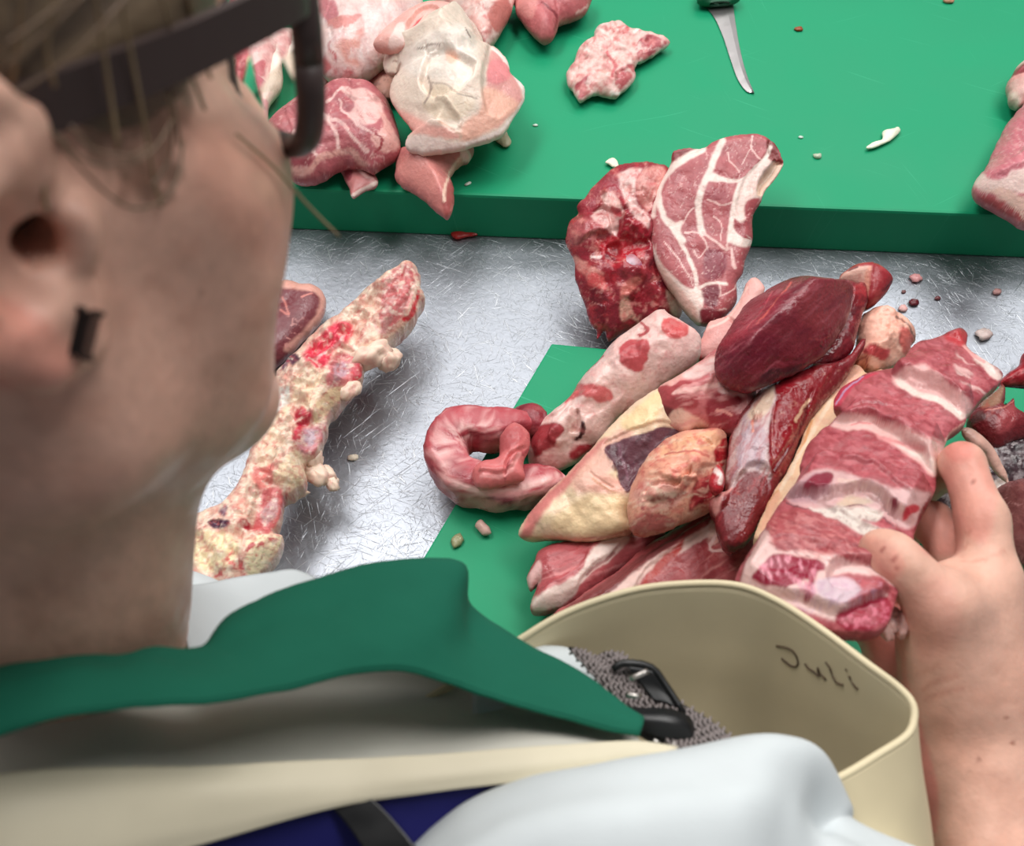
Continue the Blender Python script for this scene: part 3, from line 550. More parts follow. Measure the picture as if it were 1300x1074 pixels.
# coiled strip
cs = sweep('pork_strip', VD, [(420,600,.030),(350,615,.031),(260,630,.032),(180,622,.033),(110,590,.034),(82,530,.035),(95,480,.036),(150,455,.037),(210,465,.037),(250,455,.036),(330,440,.036)],
     [.008,.011,.013,.013,.014,.0145,.0145,.0135,.012,.010,.007],[.008,.013,.014,.016,.016,.017,.017,.016,.015,.014,.010],(180,76,84),[
     Fb((222,160,158),15,14,4,.05,.85,[(50,440),(240,430),(240,480),(130,560),(120,640),(50,600)]), Fb((132,40,52),20,20,5,.25,.6), P((224,160,160),[(110,600),(200,620),(330,630),(420,585),(420,610),(330,650),(200,650),(110,620)],3), P((128,66,74),[(200,650),(330,650),(420,600),(400,660),(320,690),(250,680)],4), P((196,140,134),[(130,640),(200,660),(280,690),(300,720),(200,730),(150,690)],5), Nz((226,170,168),6,.3,.6), Ln((232,184,180),9,[(62,530),(85,480),(150,445)],0,.9), Ln((230,180,176),8,[(70,570),(100,500),(150,475)],0,.9), Ln((232,186,182),8,[(120,450),(200,445)],0,.9), Ln((234,190,184),16,[(100,610),(180,632),(300,622),(400,588)],0,.9), Ln((128,36,46),14,[(150,470),(215,470),(300,440)],0,.8), Ln((140,44,54),12,[(90,560),(120,600),(180,612),(300,600)],0,.8), Ln((226,176,172),7,[(180,440),(230,470)],0,.8), Ln((226,176,172),6,[(90,450),(130,500)],0,.8)],
     wp=3.5, flat=3.6, lump=(.0035,.011), label='curled pork strip bent into a loop at the tip of the pile', cat='meat')
slab('pork_flap', VD, [(155,590),(175,555),(230,540),(235,480),(270,445),(310,460),(320,500),(300,560),(305,600),(260,612),(200,628),(165,620)],
     .052,.010,.008,.012,(206,112,112),[Ln((172,80,84),8,[(250,600),(260,560),(310,520)],-.003), Ln((226,150,148),12,[(180,590),(250,590),(290,530)],.002), P((184,90,92),[(240,470),(280,450),(300,480),(240,520)],5)], lump=(.003,.012), wp=3, label='smooth pink flap folded inside the curled strip', cat='meat')
slab('fat_crumb', VD, [(165,730),(180,715),(205,735),(208,755),(185,757),(170,742)], ZS+.004,.004,.003,.005,(214,176,164),[], step=1.3, label='small pink fat crumb below the curled strip', cat='crumb')
crumb(VD,112,775,ZS,.004,(150,150,112),'translucent beige crumb on the small board below the curled strip',21,70,1.3)
crumb(VD,196,1018,ZS,.0016,(170,220,190),'tiny pale speck on the small board near the collar',22)
# long fatty strip behind
slab('pork_fat_strip', VD, [(320,500),(350,440),(380,415),(430,370),(470,310),(520,260),(560,210),(630,160),(690,120),(720,135),(770,165),(803,195),(800,250),(760,290),(700,330),(640,380),(560,430),(520,490),(450,545),(400,570),(345,582),(315,550)],
     .050,.016,.024,.022,(234,198,190),[
     Nz((226,176,170),10,.15,.6), P((188,80,84),[(570,230),(610,205),(660,210),(655,260),(630,295),(590,280),(570,260)],3,-.001), P((206,90,90),[(690,165),(720,140),(770,165),(760,195),(710,195)],3), P((196,96,96),[(440,340),(480,325),(540,345),(550,375),(510,385),(470,360),(430,390),(410,400)],4),
     P((158,54,60),[(325,490),(350,450),(400,440),(410,470),(370,520),(330,540)],4), P((164,50,58),[(440,510),(520,480),(600,395),(570,440),(510,510),(440,545)],4,-.003), P((240,206,196),[(390,500),(430,440),(460,430),(440,500),(420,525),(395,520)],4,.004), P((232,190,180),[(470,470),(540,420),(590,380),(560,430),(500,500)],4,.002), Ln((60,20,24),8,[(470,440),(465,470),(450,490)],-.004), Ln((176,84,86),10,[(640,160),(660,180),(630,190)]), Ln((176,90,90),8,[(480,290),(530,250)]), P((240,206,198),[(460,370),(430,420),(380,440),(400,400)],5,.003), Nz((210,130,128),7,.38,.5)],
     tilt=(.012,-.012), lump=(.007,.018), wp=5, dome=.006, label='long white fatty pork strip with red patches behind the curled strip', cat='meat')
sweep('pork_strip', VD, [(250,445,.028),(310,440,.032),(370,432,.034)],[.008,.012,.012],[.006,.012,.010],(120,34,44),[Nz((160,60,70),8,.1,.6), Fb((190,110,110),10,12,4,.3,.5)], label='dark red end of meat tucked behind the pink flap', cat='meat')
# pale flap between steak and dark red muscle
slab('pork_flap', VE, [(30,330),(60,270),(130,240),(170,190),(215,100),(270,130),(240,200),(170,290),(120,350),(60,400),(20,410),(-10,440),(-60,420)],
     .062,.004,.012,.012,(226,168,160),[P((214,150,144),[(30,330),(100,260),(160,270),(80,380),(20,400)],6), Ln((200,130,124),8,[(120,245),(150,270)],-.002), P((196,84,84),[(-20,400),(30,390),(30,430),(-30,440)],4), Ln((236,190,180),10,[(50,290),(130,250),(205,130)])], tilt=(.01,-.008), lump=(.002,.02), label='thin pale pink fat flap between the marbled steak and the dark red muscle', cat='meat')
# yellow fat triangle
slab('beef_fat', VD, [(290,765),(310,710),(350,660),(420,590),(480,530),(540,460),(600,400),(680,345),(740,330),(800,360),(800,440),(740,480),(690,560),(640,640),(600,700),(600,745),(480,773),(380,765)],
     .068,.008,.030,.012,(236,206,176),[
     Nz((238,214,176),12,.1,.7), P((210,128,122),[(290,765),(320,690),(420,590),(520,490),(540,500),(440,610),(360,690),(320,765)],7), P((226,176,158),[(440,600),(560,470),(620,440),(580,540),(480,640)],10), P((232,176,158),[(490,590),(580,600),(590,640),(500,640)],10),
     P((104,62,72),[(530,520),(570,490),(640,470),(700,448),(750,465),(690,510),(640,570),(600,640),(570,600),(560,560)],2.5,-.002), Fb((78,42,52),-50,20,5,.1,.7,[(540,520),(640,470),(740,460),(640,570),(600,635),(565,590)]), Ln((134,90,104),8,[(570,500),(600,600)],0,.7), Ln((206,150,120),5,[(500,600),(560,640)],-.001), Ln((190,110,100),6,[(430,740),(490,770),(590,745)]), P((238,206,160),[(640,380),(700,345),(680,430),(600,460),(580,440)],8), P((240,210,168),[(380,740),(450,660),(590,650),(590,740),(480,765)],10)],
     tilt=(.010,-.010), lump=(.004,.022), wp=3, dome=.004, label='yellow fat covered beef slab with a dark bare patch', cat='meat')
# cylinder chunk
slab('pork_chunk', VD, [(672,400),(680,345),(740,310),(800,270),(850,235),(920,250),(960,340),(960,420),(910,470),(860,465),(800,450),(760,465),(700,445),(675,425)],
     .088,.016,.022,.026,(196,110,112),[
     P((110,46,46),[(674,380),(724,395),(722,445),(690,440),(674,420)],3), P((236,196,178),[(724,400),(780,415),(830,450),(760,468),(720,445)],4), P((166,70,74),[(680,345),(760,320),(800,360),(790,400),(730,395),(676,375)],4), Ln((228,170,160),16,[(690,330),(760,305),(840,255)]), Ln((232,180,172),14,[(730,350),(800,345),(850,330)]), P((236,200,194),[(760,300),(850,250),(855,280),(780,320)],5), P((150,50,58),[(830,370),(880,340),(930,400),(900,450),(850,460),(820,420)],5,-.002), P((226,180,176),[(860,310),(900,340),(930,370),(880,360),(850,350)],4,.003), Fb((226,160,156),-12,22,4,.2,.6), Ln((224,150,140),8,[(850,400),(890,420)])],
     tilt=(.006,-.004), lump=(.005,.014), wp=4, dome=.004, label='short thick pork chunk with dark cut end in front of the dark red muscle', cat='meat')
# pink-orange lump
slab('beef_piece', VD, [(595,700),(600,650),(620,590),(650,540),(690,500),(740,470),(800,462),(860,460),(880,490),(880,560),(870,620),(840,680),(790,705),(720,735),(650,755),(610,745)],
     .084,.018,.032,.034,(226,160,136),[
     P((236,176,140),[(700,500),(780,470),(850,470),(840,520),(760,530),(690,540)],7), P((226,164,150),[(610,640),(660,600),(720,620),(760,650),(700,690),(640,690)],8,.004), Ln((176,92,88),7,[(640,690),(650,660),(720,655),(760,620)],-.003), Ln((236,200,180),10,[(660,610),(700,640),(780,640)],.002), P((156,40,48),[(780,640),(800,600),(850,590),(840,650),(800,680),(770,690)],4,-.003), P((160,28,36),[(850,500),(882,480),(875,560),(840,590)],3,-.002), Nz((206,106,98),8,.2,.7), P((200,110,104),[(600,740),(640,700),(720,710),(720,735),(650,757)],5), Fb((240,206,180),-15,18,4,.3,.6), Ln((196,110,96),6,[(700,530),(780,520),(830,540)],-.002), Vn((190,90,84),12,.05,.6)],
     tilt=(.002,-.004), lump=(.009,.018), wp=5, dome=.006, label='orange pink fatty lump in the middle of the pile', cat='meat')
slab('beef_piece', VD, [(830,600),(850,560),(872,590),(868,630),(845,640),(832,622)], .108,.006,.010,.008,(176,40,50),[Ln((240,210,204),14,[(842,572),(862,590),(858,610)],.001)], label='small glossy red knob with a white streak beside the orange pink lump', cat='meat', mat=M['wet'])
# long slice standing beside the dark muscle: silvery membrane and red cut face
slab('beef_slice', VE, [(60,945),(90,920),(130,900),(120,860),(130,780),(140,700),(190,600),(240,540),(300,490),(350,470),(440,430),(500,430),(560,410),(600,380),(640,330),(650,350),(600,440),(540,520),(470,600),(430,660),(400,720),(370,800),(330,870),(290,960),(250,1020),(220,1080),(150,1120),(100,1080),(80,1000)],
     .100,.010,.030,.018,(122,30,38),[
     P((196,168,166),[(130,880),(130,780),(150,690),(200,610),(250,540),(300,500),(310,560),(290,640),(280,720),(290,790),(300,850),(280,870),(220,830),(180,860),(140,910)],4,.002), P((186,160,166),[(180,690),(270,660),(270,790),(200,820),(160,800)],6), Fb((150,120,136),-70,40,4,.25,.6,[(140,860),(150,700),(260,540),(300,540),(280,720),(285,840),(200,820)]), P((208,180,160),[(215,600),(300,500),(300,560),(280,610),(230,640)],4), Ln((226,150,130),10,[(225,680),(230,640)],.002), P((216,146,140),[(65,950),(130,900),(150,900),(110,980),(75,990)],4,.003),
     P((112,28,34),[(100,960),(160,890),(220,830),(290,870),(270,950),(230,1040),(160,1110),(100,1070)],4,-.002), Vn((180,96,84),16,.03,.45,[(110,970),(200,860),(280,900),(200,1060)]), P((136,24,34),[(310,560),(340,480),(450,440),(540,430),(470,560),(400,680),(330,840),(300,830),(290,700)],5,.002), Nz((200,140,124),5,.5,.6,[(300,600),(560,400),(480,600),(330,860)]), Ln((70,16,22),12,[(290,860),(340,780),(400,680),(440,560)],-.003,.6), Fb((160,56,60),-62,18,4,.25,.5), Ln((214,170,140),12,[(440,560),(410,600),(390,640)]) ],
     tilt=(.004,0), lump=(.004,.02), wp=3, mat=M['wet'], label='long dark red beef slice with silvery membrane beside the yellow fat edge', cat='meat')
slab('beef_piece', VE, [(60,560),(160,470),(330,440),(560,420),(520,560),(430,720),(330,900),(240,980),(120,960),(40,860),(-60,760),(-80,640)], .052,.014,.022,.03,(104,26,34),[Nz((150,60,64),10,.2,.6), Vn((190,110,104),12,.05,.6)], lump=(.006,.016), label='dark red trimming wedged low in the gaps under the glossy muscle', cat='meat')
# big dark red muscle
slab('beef_muscle', VE, [(80,430),(90,370),(130,300),(170,240),(210,190),(250,165),(310,130),(370,107),(430,110),(500,118),(570,112),(605,130),(600,190),(580,270),(540,330),(500,390),(440,425),(400,450),(360,470),(300,490),(240,515),(190,525),(130,500),(95,470)],
     .120,.022,.024,.05,(124,38,50),[
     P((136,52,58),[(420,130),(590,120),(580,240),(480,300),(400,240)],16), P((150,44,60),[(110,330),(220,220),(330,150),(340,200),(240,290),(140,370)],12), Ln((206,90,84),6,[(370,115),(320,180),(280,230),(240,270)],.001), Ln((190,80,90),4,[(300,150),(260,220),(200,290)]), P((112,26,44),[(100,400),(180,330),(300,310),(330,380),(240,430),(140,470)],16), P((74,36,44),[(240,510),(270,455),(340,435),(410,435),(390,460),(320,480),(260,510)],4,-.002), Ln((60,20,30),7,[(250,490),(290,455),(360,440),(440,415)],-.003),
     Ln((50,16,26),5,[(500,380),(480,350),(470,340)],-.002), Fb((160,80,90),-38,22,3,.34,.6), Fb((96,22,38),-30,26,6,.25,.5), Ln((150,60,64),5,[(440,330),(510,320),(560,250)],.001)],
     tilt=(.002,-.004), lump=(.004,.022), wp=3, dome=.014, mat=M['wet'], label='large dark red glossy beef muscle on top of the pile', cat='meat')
slab('beef_muscle', VE, [(520,160),(560,110),(610,125),(650,120),(660,180),(640,240),(620,310),(600,380),(540,420),(480,430),(440,440),(460,390),(500,300),(520,220)], .102,.010,.026,.016,(116,24,36),[Fb((170,60,66),-60,20,4,.2,.5), P((160,44,50),[(610,130),(655,130),(650,190),(610,200)],4), Ln((206,120,104),6,[(600,170),(585,250)],.001), Nz((90,14,26),9,.2,.6)], lump=(.004,.016), mat=M['wet'], label='dark red side strip hanging down behind the glossy muscle', cat='meat')
slab('pork_tip', VE, [(555,105),(580,70),(620,57),(680,55),(720,75),(755,108),(735,145),(700,180),(660,188),(645,150),(610,125)], .100,.012,.022,.014,(150,40,48),[P((232,186,170),[(555,105),(580,70),(620,58),(668,58),(660,110),(660,140),(640,130),(600,122)],3,.001), P((226,160,140),[(655,70),(675,60),(665,140),(655,185),(645,140)],3), Nz((182,80,80),7,.2,.5), Ln((80,20,30),5,[(750,112),(720,150)]), Ln((110,60,60),6,[(590,66),(625,58)])], lump=(.002,.014), label='small red meat tip with pale fat pointing up beside the glossy muscle', cat='meat')
slab('fat_nub', VE, [(625,290),(635,255),(670,225),(720,220),(770,240),(820,280),(840,310),(830,350),(800,400),(740,440),(680,450),(620,430),(600,410),(620,360)], .088,.016,.022,.024,(230,172,152),[
     Nz((238,190,170),8,.1,.7), P((196,100,92),[(780,285),(830,310),(815,380),(795,370)],4), P((190,76,78),[(640,370),(690,350),(750,370),(720,410),(690,400),(640,390)],4), P((222,150,124),[(605,410),(650,385),(670,430),(640,450)],4,.003), Ln((170,90,80),7,[(600,420),(650,400),(660,450)],-.003), P((236,180,160),[(640,270),(700,230),(760,260),(740,330),(660,330)],6), Ln((140,100,90),8,[(770,245),(815,280),(840,330)])], lump=(.011,.009), wp=4, jag=3.2, label='knobbly pale fat lump between the glossy muscle and the ribs', cat='meat')
# yellow fat slab under the ribs
slab('beef_fat', VE, [(245,1040),(270,980),(310,900),(350,840),(400,740),(430,650),(470,580),(540,490),(600,430),(640,445),(660,470),(720,450),(720,560),(560,760),(420,960),(330,1080),(235,1090)],
     .101,.007,.020,.014,(236,196,160),[Ln((222,160,110),10,[(280,960),(340,880),(400,770),(450,640)]), P((234,182,160),[(540,500),(600,440),(640,450),(600,530),(540,580)],6), P((226,170,140),[(250,1040),(300,930),(330,920),(290,1040)],5), Ln((240,214,186),14,[(330,900),(420,740),(520,560)]), Nz((228,170,140),8,.25,.5)], lump=(.003,.02), tilt=(0,.010), label='cream fat slab showing along the edge of the ribs', cat='meat')
# ribs
RF = (224,184,178)
ribs = slab('rib_rack', VE, [(160,1240),(200,1160),(240,1090),(280,1030),(330,950),(370,900),(410,830),(405,810),(430,740),(480,680),(520,655),(560,615),(555,590),(530,575),(560,520),(640,470),(720,450),(770,440),(800,400),(840,350),(900,335),(960,310),(1010,298),(1040,310),(1035,355),(1060,385),(1120,425),(1170,460),(1165,490),(1130,520),(1080,570),(1040,620),(1030,650),(970,690),(940,780),(920,860),(915,910),(880,970),(840,1060),(830,1130),(800,1200),(775,1290),(760,1340),(740,1400),(710,1430),(640,1440),(500,1430),(330,1370),(200,1290)],
     .148,.006,.016,.016,(158,70,76),[
     Fb((196,106,112),24,12,4,.1,.6), Fb((138,46,58),24,14,4,.3,.5), Nz((186,96,104),5,.2,.5),
     # bones between (pale bands) from the top
     P((222,170,166),[(760,470),(820,430),(880,430),(950,480),(1020,540),(1060,590),(1040,630),(980,590),(900,560),(820,510),(770,510)],6,.007), Ln((234,206,196),26,[(780,490),(860,540),(950,570),(1020,625)],.002), Ln((234,204,196),30,[(1080,400),(1120,440),(1160,470)],.001), Fb((232,196,190),30,30,4,.2,.6,[(1000,360),(1130,440),(1160,480),(1040,600),(1000,500)]), Ln((226,160,156),12,[(990,310),(1040,370),(1100,420)]), P((188,60,66),[(950,320),(1010,300),(1040,310),(1035,350),(990,350)],5,.003),
     P((224,178,172),[(520,655),(560,615),(640,620),(760,650),(860,690),(960,730),(950,800),(920,850),(850,800),(760,730),(660,680),(560,670)],5,.008), P((236,212,202),[(760,720),(840,770),(920,840),(930,800),(860,760),(780,710)],5,.002), P((206,130,130),[(700,690),(800,720),(880,740),(870,760),(780,730),(710,710)],5), Ln((212,140,138),8,[(600,650),(760,660),(950,730)],-.001),
     P((206,164,162),[(350,930),(400,860),(470,820),(540,820),(640,850),(760,890),(860,900),(900,920),(860,1000),(840,1040),(780,1040),(700,990),(620,955),(540,970),(470,975),(400,960)],6,.009), P((186,140,146),[(350,930),(420,850),(500,830),(520,900),(440,950)],7), P((132,44,60),[(415,880),(450,845),(520,830),(530,860),(480,900),(430,910)],4), Ln((214,176,166),18,[(560,860),(640,880),(720,930),(820,990)],.002), P((180,50,62),[(800,970),(850,950),(860,970),(820,1000),(790,1010)],3), P((120,40,54),[(750,930),(775,930),(775,970),(755,980)],3), P((196,170,150),[(540,960),(600,920),(680,950),(620,960)],5), Ln((110,60,66),5,[(350,950),(460,975),(560,965),(620,955),(700,990),(760,1040)],-.003),
     P((214,200,190),[(440,970),(520,965),(640,965),(720,990),(700,1020),(640,1020),(760,1060),(760,1110),(660,1080),(560,1020)],5,.002), Nz((150,120,116),4,.3,.6,[(460,970),(640,970),(740,1050),(720,1090),(560,1020)]),
     P((164,76,80), [(300,1010),(380,970),(480,985),(580,1040),(680,1090),(740,1160),(620,1190),(500,1130),(380,1140),(310,1130),(270,1080)],5),
     P((226,188,182),[(240,1090),(280,1060),(320,1130),(420,1130),(540,1150),(660,1190),(760,1190),(760,1260),(700,1230),(600,1220),(520,1230),(500,1300),(560,1330),(680,1310),(740,1300),(700,1340),(600,1370),(540,1400),(420,1350),(300,1330),(180,1270)],5,.006), P((140,28,52),[(230,1220),(300,1150),(380,1150),(470,1170),(500,1200),(470,1220),(450,1310),(420,1320),(440,1240),(380,1260),(330,1270),(240,1250)],4,-.001), Fb((226,150,164),70,14,5,.2,.8,[(230,1220),(300,1150),(480,1170),(450,1310),(330,1270)]), P((204,178,186), [(470,1250),(560,1230),(640,1280),(560,1330),(490,1310)],6), Fb((200,128,126),24,8,3,.15,.6,[(300,1010),(480,985),(740,1160),(620,1190),(310,1130)]), Fb((126,40,48),24,9,3,.25,.6,[(300,1010),(480,985),(740,1160),(620,1190),(310,1130)]), Nz((190,150,170),6,.2,.5,[(380,1270),(640,1240),(740,1280),(640,1340),(420,1360)]),
     P((150,30,52),[(540,1380),(620,1330),(740,1310),(735,1390),(640,1430),(560,1420)],4,-.001), Nz((212,110,130),6,.15,.7,[(560,1380),(740,1320),(730,1400),(600,1430)]),
     P((120,30,40),[(900,920),(880,1000),(840,1060),(850,1000)],3), Ln((214,150,140),8,[(1030,650),(970,690),(950,760)]), P((190,60,80),[(545,540),(560,500),(640,470),(700,460),(620,500),(560,580),(530,580)],3), Ln((190,140,170),7,[(640,470),(580,520),(545,575)])],
     tilt=(.005,.018), lump=(.003,.02), wp=3.5, jag=1.5, label='flat rack of pork ribs held up by the hand', cat='meat')
for i,(x,y) in enumerate([(735,1375),(760,1400),(785,1415),(720,1420)]):
    blob('fat_lump', VE, x, y, .160, .006,.004,.004, (226,180,170), 40*i, i+31, .4, parent=ribs, mat=M['fat'])
sweep('sinew', VE, [(1020,670,.120),(1070,710,.118),(1110,750,.112),(1150,810,.106),(1190,870,.100)],[.004,.0045,.004,.003,.002],[.003,.003,.003,.002,.002],(226,176,160),[], label='thin pale strip of sinew curling beside the index finger', cat='meat scrap')
# dark pieces at the right
slab('beef_piece', VE, [(1040,640),(1060,600),(1090,570),(1150,520),(1175,500),(1180,560),(1170,590),(1210,555),(1220,600),(1250,620),(1290,640),(1270,690),(1200,720),(1140,745),(1080,700)],
     .050,.014,.02,.022,(120,34,40),[P((150,110,90),[(1090,570),(1150,515),(1175,510),(1165,570),(1110,590)],4), P((96,56,56),[(1045,640),(1090,600),(1110,630),(1070,650)],4), Nz((170,80,70),6,.3,.6,[(1050,640),(1160,520),(1170,580),(1090,650)]), P((150,60,64),[(1150,630),(1220,570),(1210,660),(1160,690)],6), Ln((190,110,100),5,[(1110,600),(1170,590),(1215,565)])], lump=(.005,.014), mat=M['wet'], label='dark red beef piece between ribs and right frame edge', cat='meat')
slab('beef_piece', VE, [(920,960),(960,840),(1040,740),(1140,700),(1220,700),(1300,680),(1400,700),(1400,880),(1260,900),(1180,960),(1060,1080),(940,1060)],
     .040,.012,.022,.022,(66,46,52),[Nz((150,138,140),6,.1,.9), Nz((36,24,30),8,.2,.8), P((214,200,190),[(1140,870),(1180,850),(1190,880),(1150,905)],3), Vn((180,170,170),9,.06,.8)], lump=(.006,.010), mat=M['wet'], label='dark frosty looking meat piece behind the index finger', cat='meat')
slab('beef_piece', VE, [(1145,920),(1180,880),(1240,860),(1330,850),(1450,850),(1450,1150),(1330,1180),(1240,1180),(1160,1080)],
     .050,.020,.032,.04,(128,72,70),[Vn((186,130,126),14,.05,.7), Nz((104,46,50),10,.2,.6), Fb((150,90,86),60,16,4,.2,.4)], lump=(.004,.02), dome=.008, label='brownish rounded beef piece behind the hand at the right edge', cat='meat')
slab('beef_piece', VE, [(1160,500),(1180,470),(1230,430),(1245,390),(1300,380),(1400,420),(1400,520),(1260,508),(1190,508)], .012,.014,.011,.016,(156,20,34),[Nz((200,70,76),6,.2,.7), Nz((90,8,18),7,.3,.7)], lump=(.006,.010), mat=M['wet'], label='bright wet red meat piece at the right edge of the steel', cat='meat')
# crumbs on the steel
for x,y,r,c_,l,k in [(845,97,.0042,(214,150,150),'flat pink crumb on the steel right of the red tip',41),(836,190,.0036,(96,26,36),'dark red crumb on the steel right of the fat lump',42),(795,212,.0032,(220,170,166),'small pink crumb beside the dark red crumb',43),(926,174,.0022,(110,60,64),'tiny dark crumb on the steel above the ribs',44),(1152,150,.003,(200,150,146),'tiny pink crumb on the steel below the large board',45),(1102,310,.0052,(208,186,180),'largest pale crumb on the steel right of the ribs',46),(797,150,.0016,(120,80,80),'tiniest dark speck on the steel beside the red tip',47)]:
    crumb(VE,x,y,0,r,c_,l,k,25,1.25)
crumb(VC,556,637,0,.0026,(236,220,200),'tiny white crumb on the steel right of the spine bone',51)
# ------------------------------------------------------------------ the person: one body surface grown from a distance field
HR = np.array([[0.77194, 0.63149, 0.07303], [-0.61999, 0.72249, 0.30596], [0.14045, -0.28146, 0.94924]])
HO = np.array([-0.1524, 0.1794, 0.4072+TZ])
def hd(*p): return HO+HR@np.array(p, float)
def pd(px, py, D): return at_d(px, py, D)
prims = []                                   # (kind, data, k, centre, bound)
def cone(a, b, ra, rb, k=.012, op=1):
    a = np.array(a, float); b = np.array(b, float)
    prims.append(('c', (a, b, ra, rb), k, op, (a+b)/2, np.linalg.norm(a-b)/2+max(ra, rb)))
def ell(c, r, Rm=None, k=.015, op=1):
    c = np.array(c, float); r = np.array(r, float)
    prims.append(('e', (c, r, np.eye(3) if Rm is None else Rm), k, op, c, r.max()))
def chain(pts, k=.008, op=1):
    for p, q in zip(pts[:-1], pts[1:]): cone(p[0], q[0], p[1], q[1], k, op)
def sdf(Pq, cen=None, rad=None):
    d = np.full(len(Pq), .2)
    for kd, dt, k, op, c, bd in prims:
        if cen is not None and np.linalg.norm(c-cen) > rad+bd+k+.012: continue
        if kd == 'c':
            a, b, ra, rb = dt; ab = b-a; L = ab@ab+1e-12
            t = np.clip(((Pq-a)@ab)/L, 0, 1); v = np.linalg.norm(Pq-a-t[:, None]*ab, axis=1)-(ra+(rb-ra)*t)
        else:
            cc, r, Rm = dt; q = (Pq-cc)@Rm; k0 = np.linalg.norm(q/r, axis=1); k1 = np.linalg.norm(q/(r*r), axis=1)+1e-9; v = k0*(k0-1)/k1
        if op > 0:
            h = np.clip(.5+.5*(d-v)/k, 0, 1); d = d*(1-h)+v*h-k*h*(1-h)
        else:
            h = np.clip(.5-.5*(d+v)/k, 0, 1); d = d*(1-h)-v*h+k*h*(1-h)
    return d
def surface(h, lo, hi, B=28, cut=None):
    lo = np.array(lo, float); hi = np.array(hi, float); nb = np.ceil((hi-lo)/(h*B)).astype(int)
    keys = []; pos = []; quads = []
    g = np.arange(B+2); I, J, K = np.meshgrid(g, g, g, indexing='ij')
    corner = np.array([[i, j, k] for i in (0, 1) for j in (0, 1) for k in (0, 1)])
    edges = [(a, b) for a in range(8) for b in range(a+1, 8) if abs(corner[a]-corner[b]).sum() == 1]
    def key(c): return (c[..., 0]*4096+c[..., 1])*4096+c[..., 2]
    for bi in range(nb[0]):
        for bj in range(nb[1]):
            for bk in range(nb[2]):
                o = lo+h*B*np.array([bi, bj, bk]); cen = o+h*(B+1)/2; rad = h*(B+1)*.87
                if sum(1 for p in prims if np.linalg.norm(p[4]-cen) < rad+p[5]+.01) == 0: continue
                s = sdf(cen[None], cen, rad)[0]
                if abs(s) > rad*1.6+.02: continue
                Pq = o+h*np.stack([I, J, K], -1).reshape(-1, 3)
                f = sdf(Pq, cen, rad)
                if cut is not None: f = np.maximum(f, cut(Pq))
                f = f.reshape(B+2, B+2, B+2)
                n = B+1
                c8 = np.stack([f[a:a+n, b:b+n, c:c+n] for a, b, c in corner], -1)
                sg = c8 < 0; act = sg.any(-1) & ~sg.all(-1)
                idx = np.argwhere(act)
                if len(idx) == 0: continue
                v8 = c8[act]; s8 = sg[act]; acc = np.zeros((len(idx), 3)); cnt = np.zeros(len(idx))
                for a, b in edges:
                    m = s8[:, a] != s8[:, b]; t = v8[:, a]/(v8[:, a]-v8[:, b]+1e-12)
                    p = corner[a]+t[:, None]*(corner[b]-corner[a]); acc[m] += p[m]; cnt[m] += 1
                base = np.array([bi, bj, bk])*B
                keys.append(key(idx+base)); pos.append(lo+h*(idx+base+acc/cnt[:, None]))
                for ax in range(3):
                    u, w_ = [(1, 2), (2, 0), (0, 1)][ax]
                    e = np.zeros(3, int); e[ax] = 1
                    sl = [slice(1, n)]*3; sl[ax] = slice(0, B)
                    for uu in (u, w_): sl[uu] = slice(1, n)
                    f0 = f[tuple(sl)]; sl2 = list(sl); sl2[ax] = slice(1, B+1); f1 = f[tuple(sl2)]
                    ch = np.argwhere((f0 < 0) != (f1 < 0))
                    if len(ch) == 0: continue
                    st = np.array([s_.start for s_ in sl]); c = ch+st; neg = f0[tuple(ch.T)] < 0
                    du = np.zeros(3, int); du[u] = 1; dw = np.zeros(3, int); dw[w_] = 1
                    q = np.stack([key(c-du-dw+base), key(c-dw+base), key(c+base), key(c-du+base)], 1)
                    q[~neg] = q[~neg][:, ::-1]; quads.append(q)
    keys = np.concatenate(keys); pos = np.concatenate(pos); quads = np.concatenate(quads)
    uk, ui = np.unique(keys, return_index=True); Pv = pos[ui]
    qi = np.searchsorted(uk, quads); qi = np.clip(qi, 0, len(uk)-1); ok = (uk[qi] == quads).all(1); qi = qi[ok]
    qi = np.unique(qi, axis=0) if False else qi
    # project onto the field, light smoothing
    for _ in range(2):
        e = h*.5; d0 = sdf(Pv) if len(Pv) < 1 else None
        break
    nbr = np.zeros_like(Pv); ct = np.zeros(len(Pv))
    for a in range(4):
        i, j = qi[:, a], qi[:, (a+1) % 4]
        np.add.at(nbr, i, Pv[j]); np.add.at(ct, i, 1); np.add.at(nbr, j, Pv[i]); np.add.at(ct, j, 1)
    Pv = Pv*.5+.5*np.where(ct[:, None] > 0, nbr/np.maximum(ct, 1)[:, None], Pv)
    return Pv, qi
# head
ell(hd(0, -.018, .045), (.074, .090, .085), HR, .02)
ell(hd(0, .034, -.022), (.062, .057, .088), HR, .03)
for s in (-1, 1):
    cone(hd(s*.050, .043, -.008), hd(s*.032, .068, -.020), .024, .020, .025)
    cone(hd(s*.057, .0, -.055), hd(s*.026, .062, -.100), .018, .016, .03)
    cone(hd(s*.062, -.005, .0), hd(s*.058, .0, -.055), .016, .018, .03)
    cone(hd(s*.028, .074, .032), hd(s*.008, .080, .030), .009, .011, .015)
    cone(hd(s*.046, .045, -.042), hd(s*.042, .047, -.070), .021, .018, .025)
    ell(hd(s*.076, .084, .026), (.032, .040, .030), HR, .016, -1)
cone(hd(-.016, .074, -.108), hd(.016, .074, -.108), .015, .015, .02)
cone(hd(0, .080, .018), hd(0, .101, -.026), .008, .012, .012)
for s in (-1, 1): cone(hd(s*.010, .088, -.030), hd(s*.012, .084, -.032), .008, .007, .008)
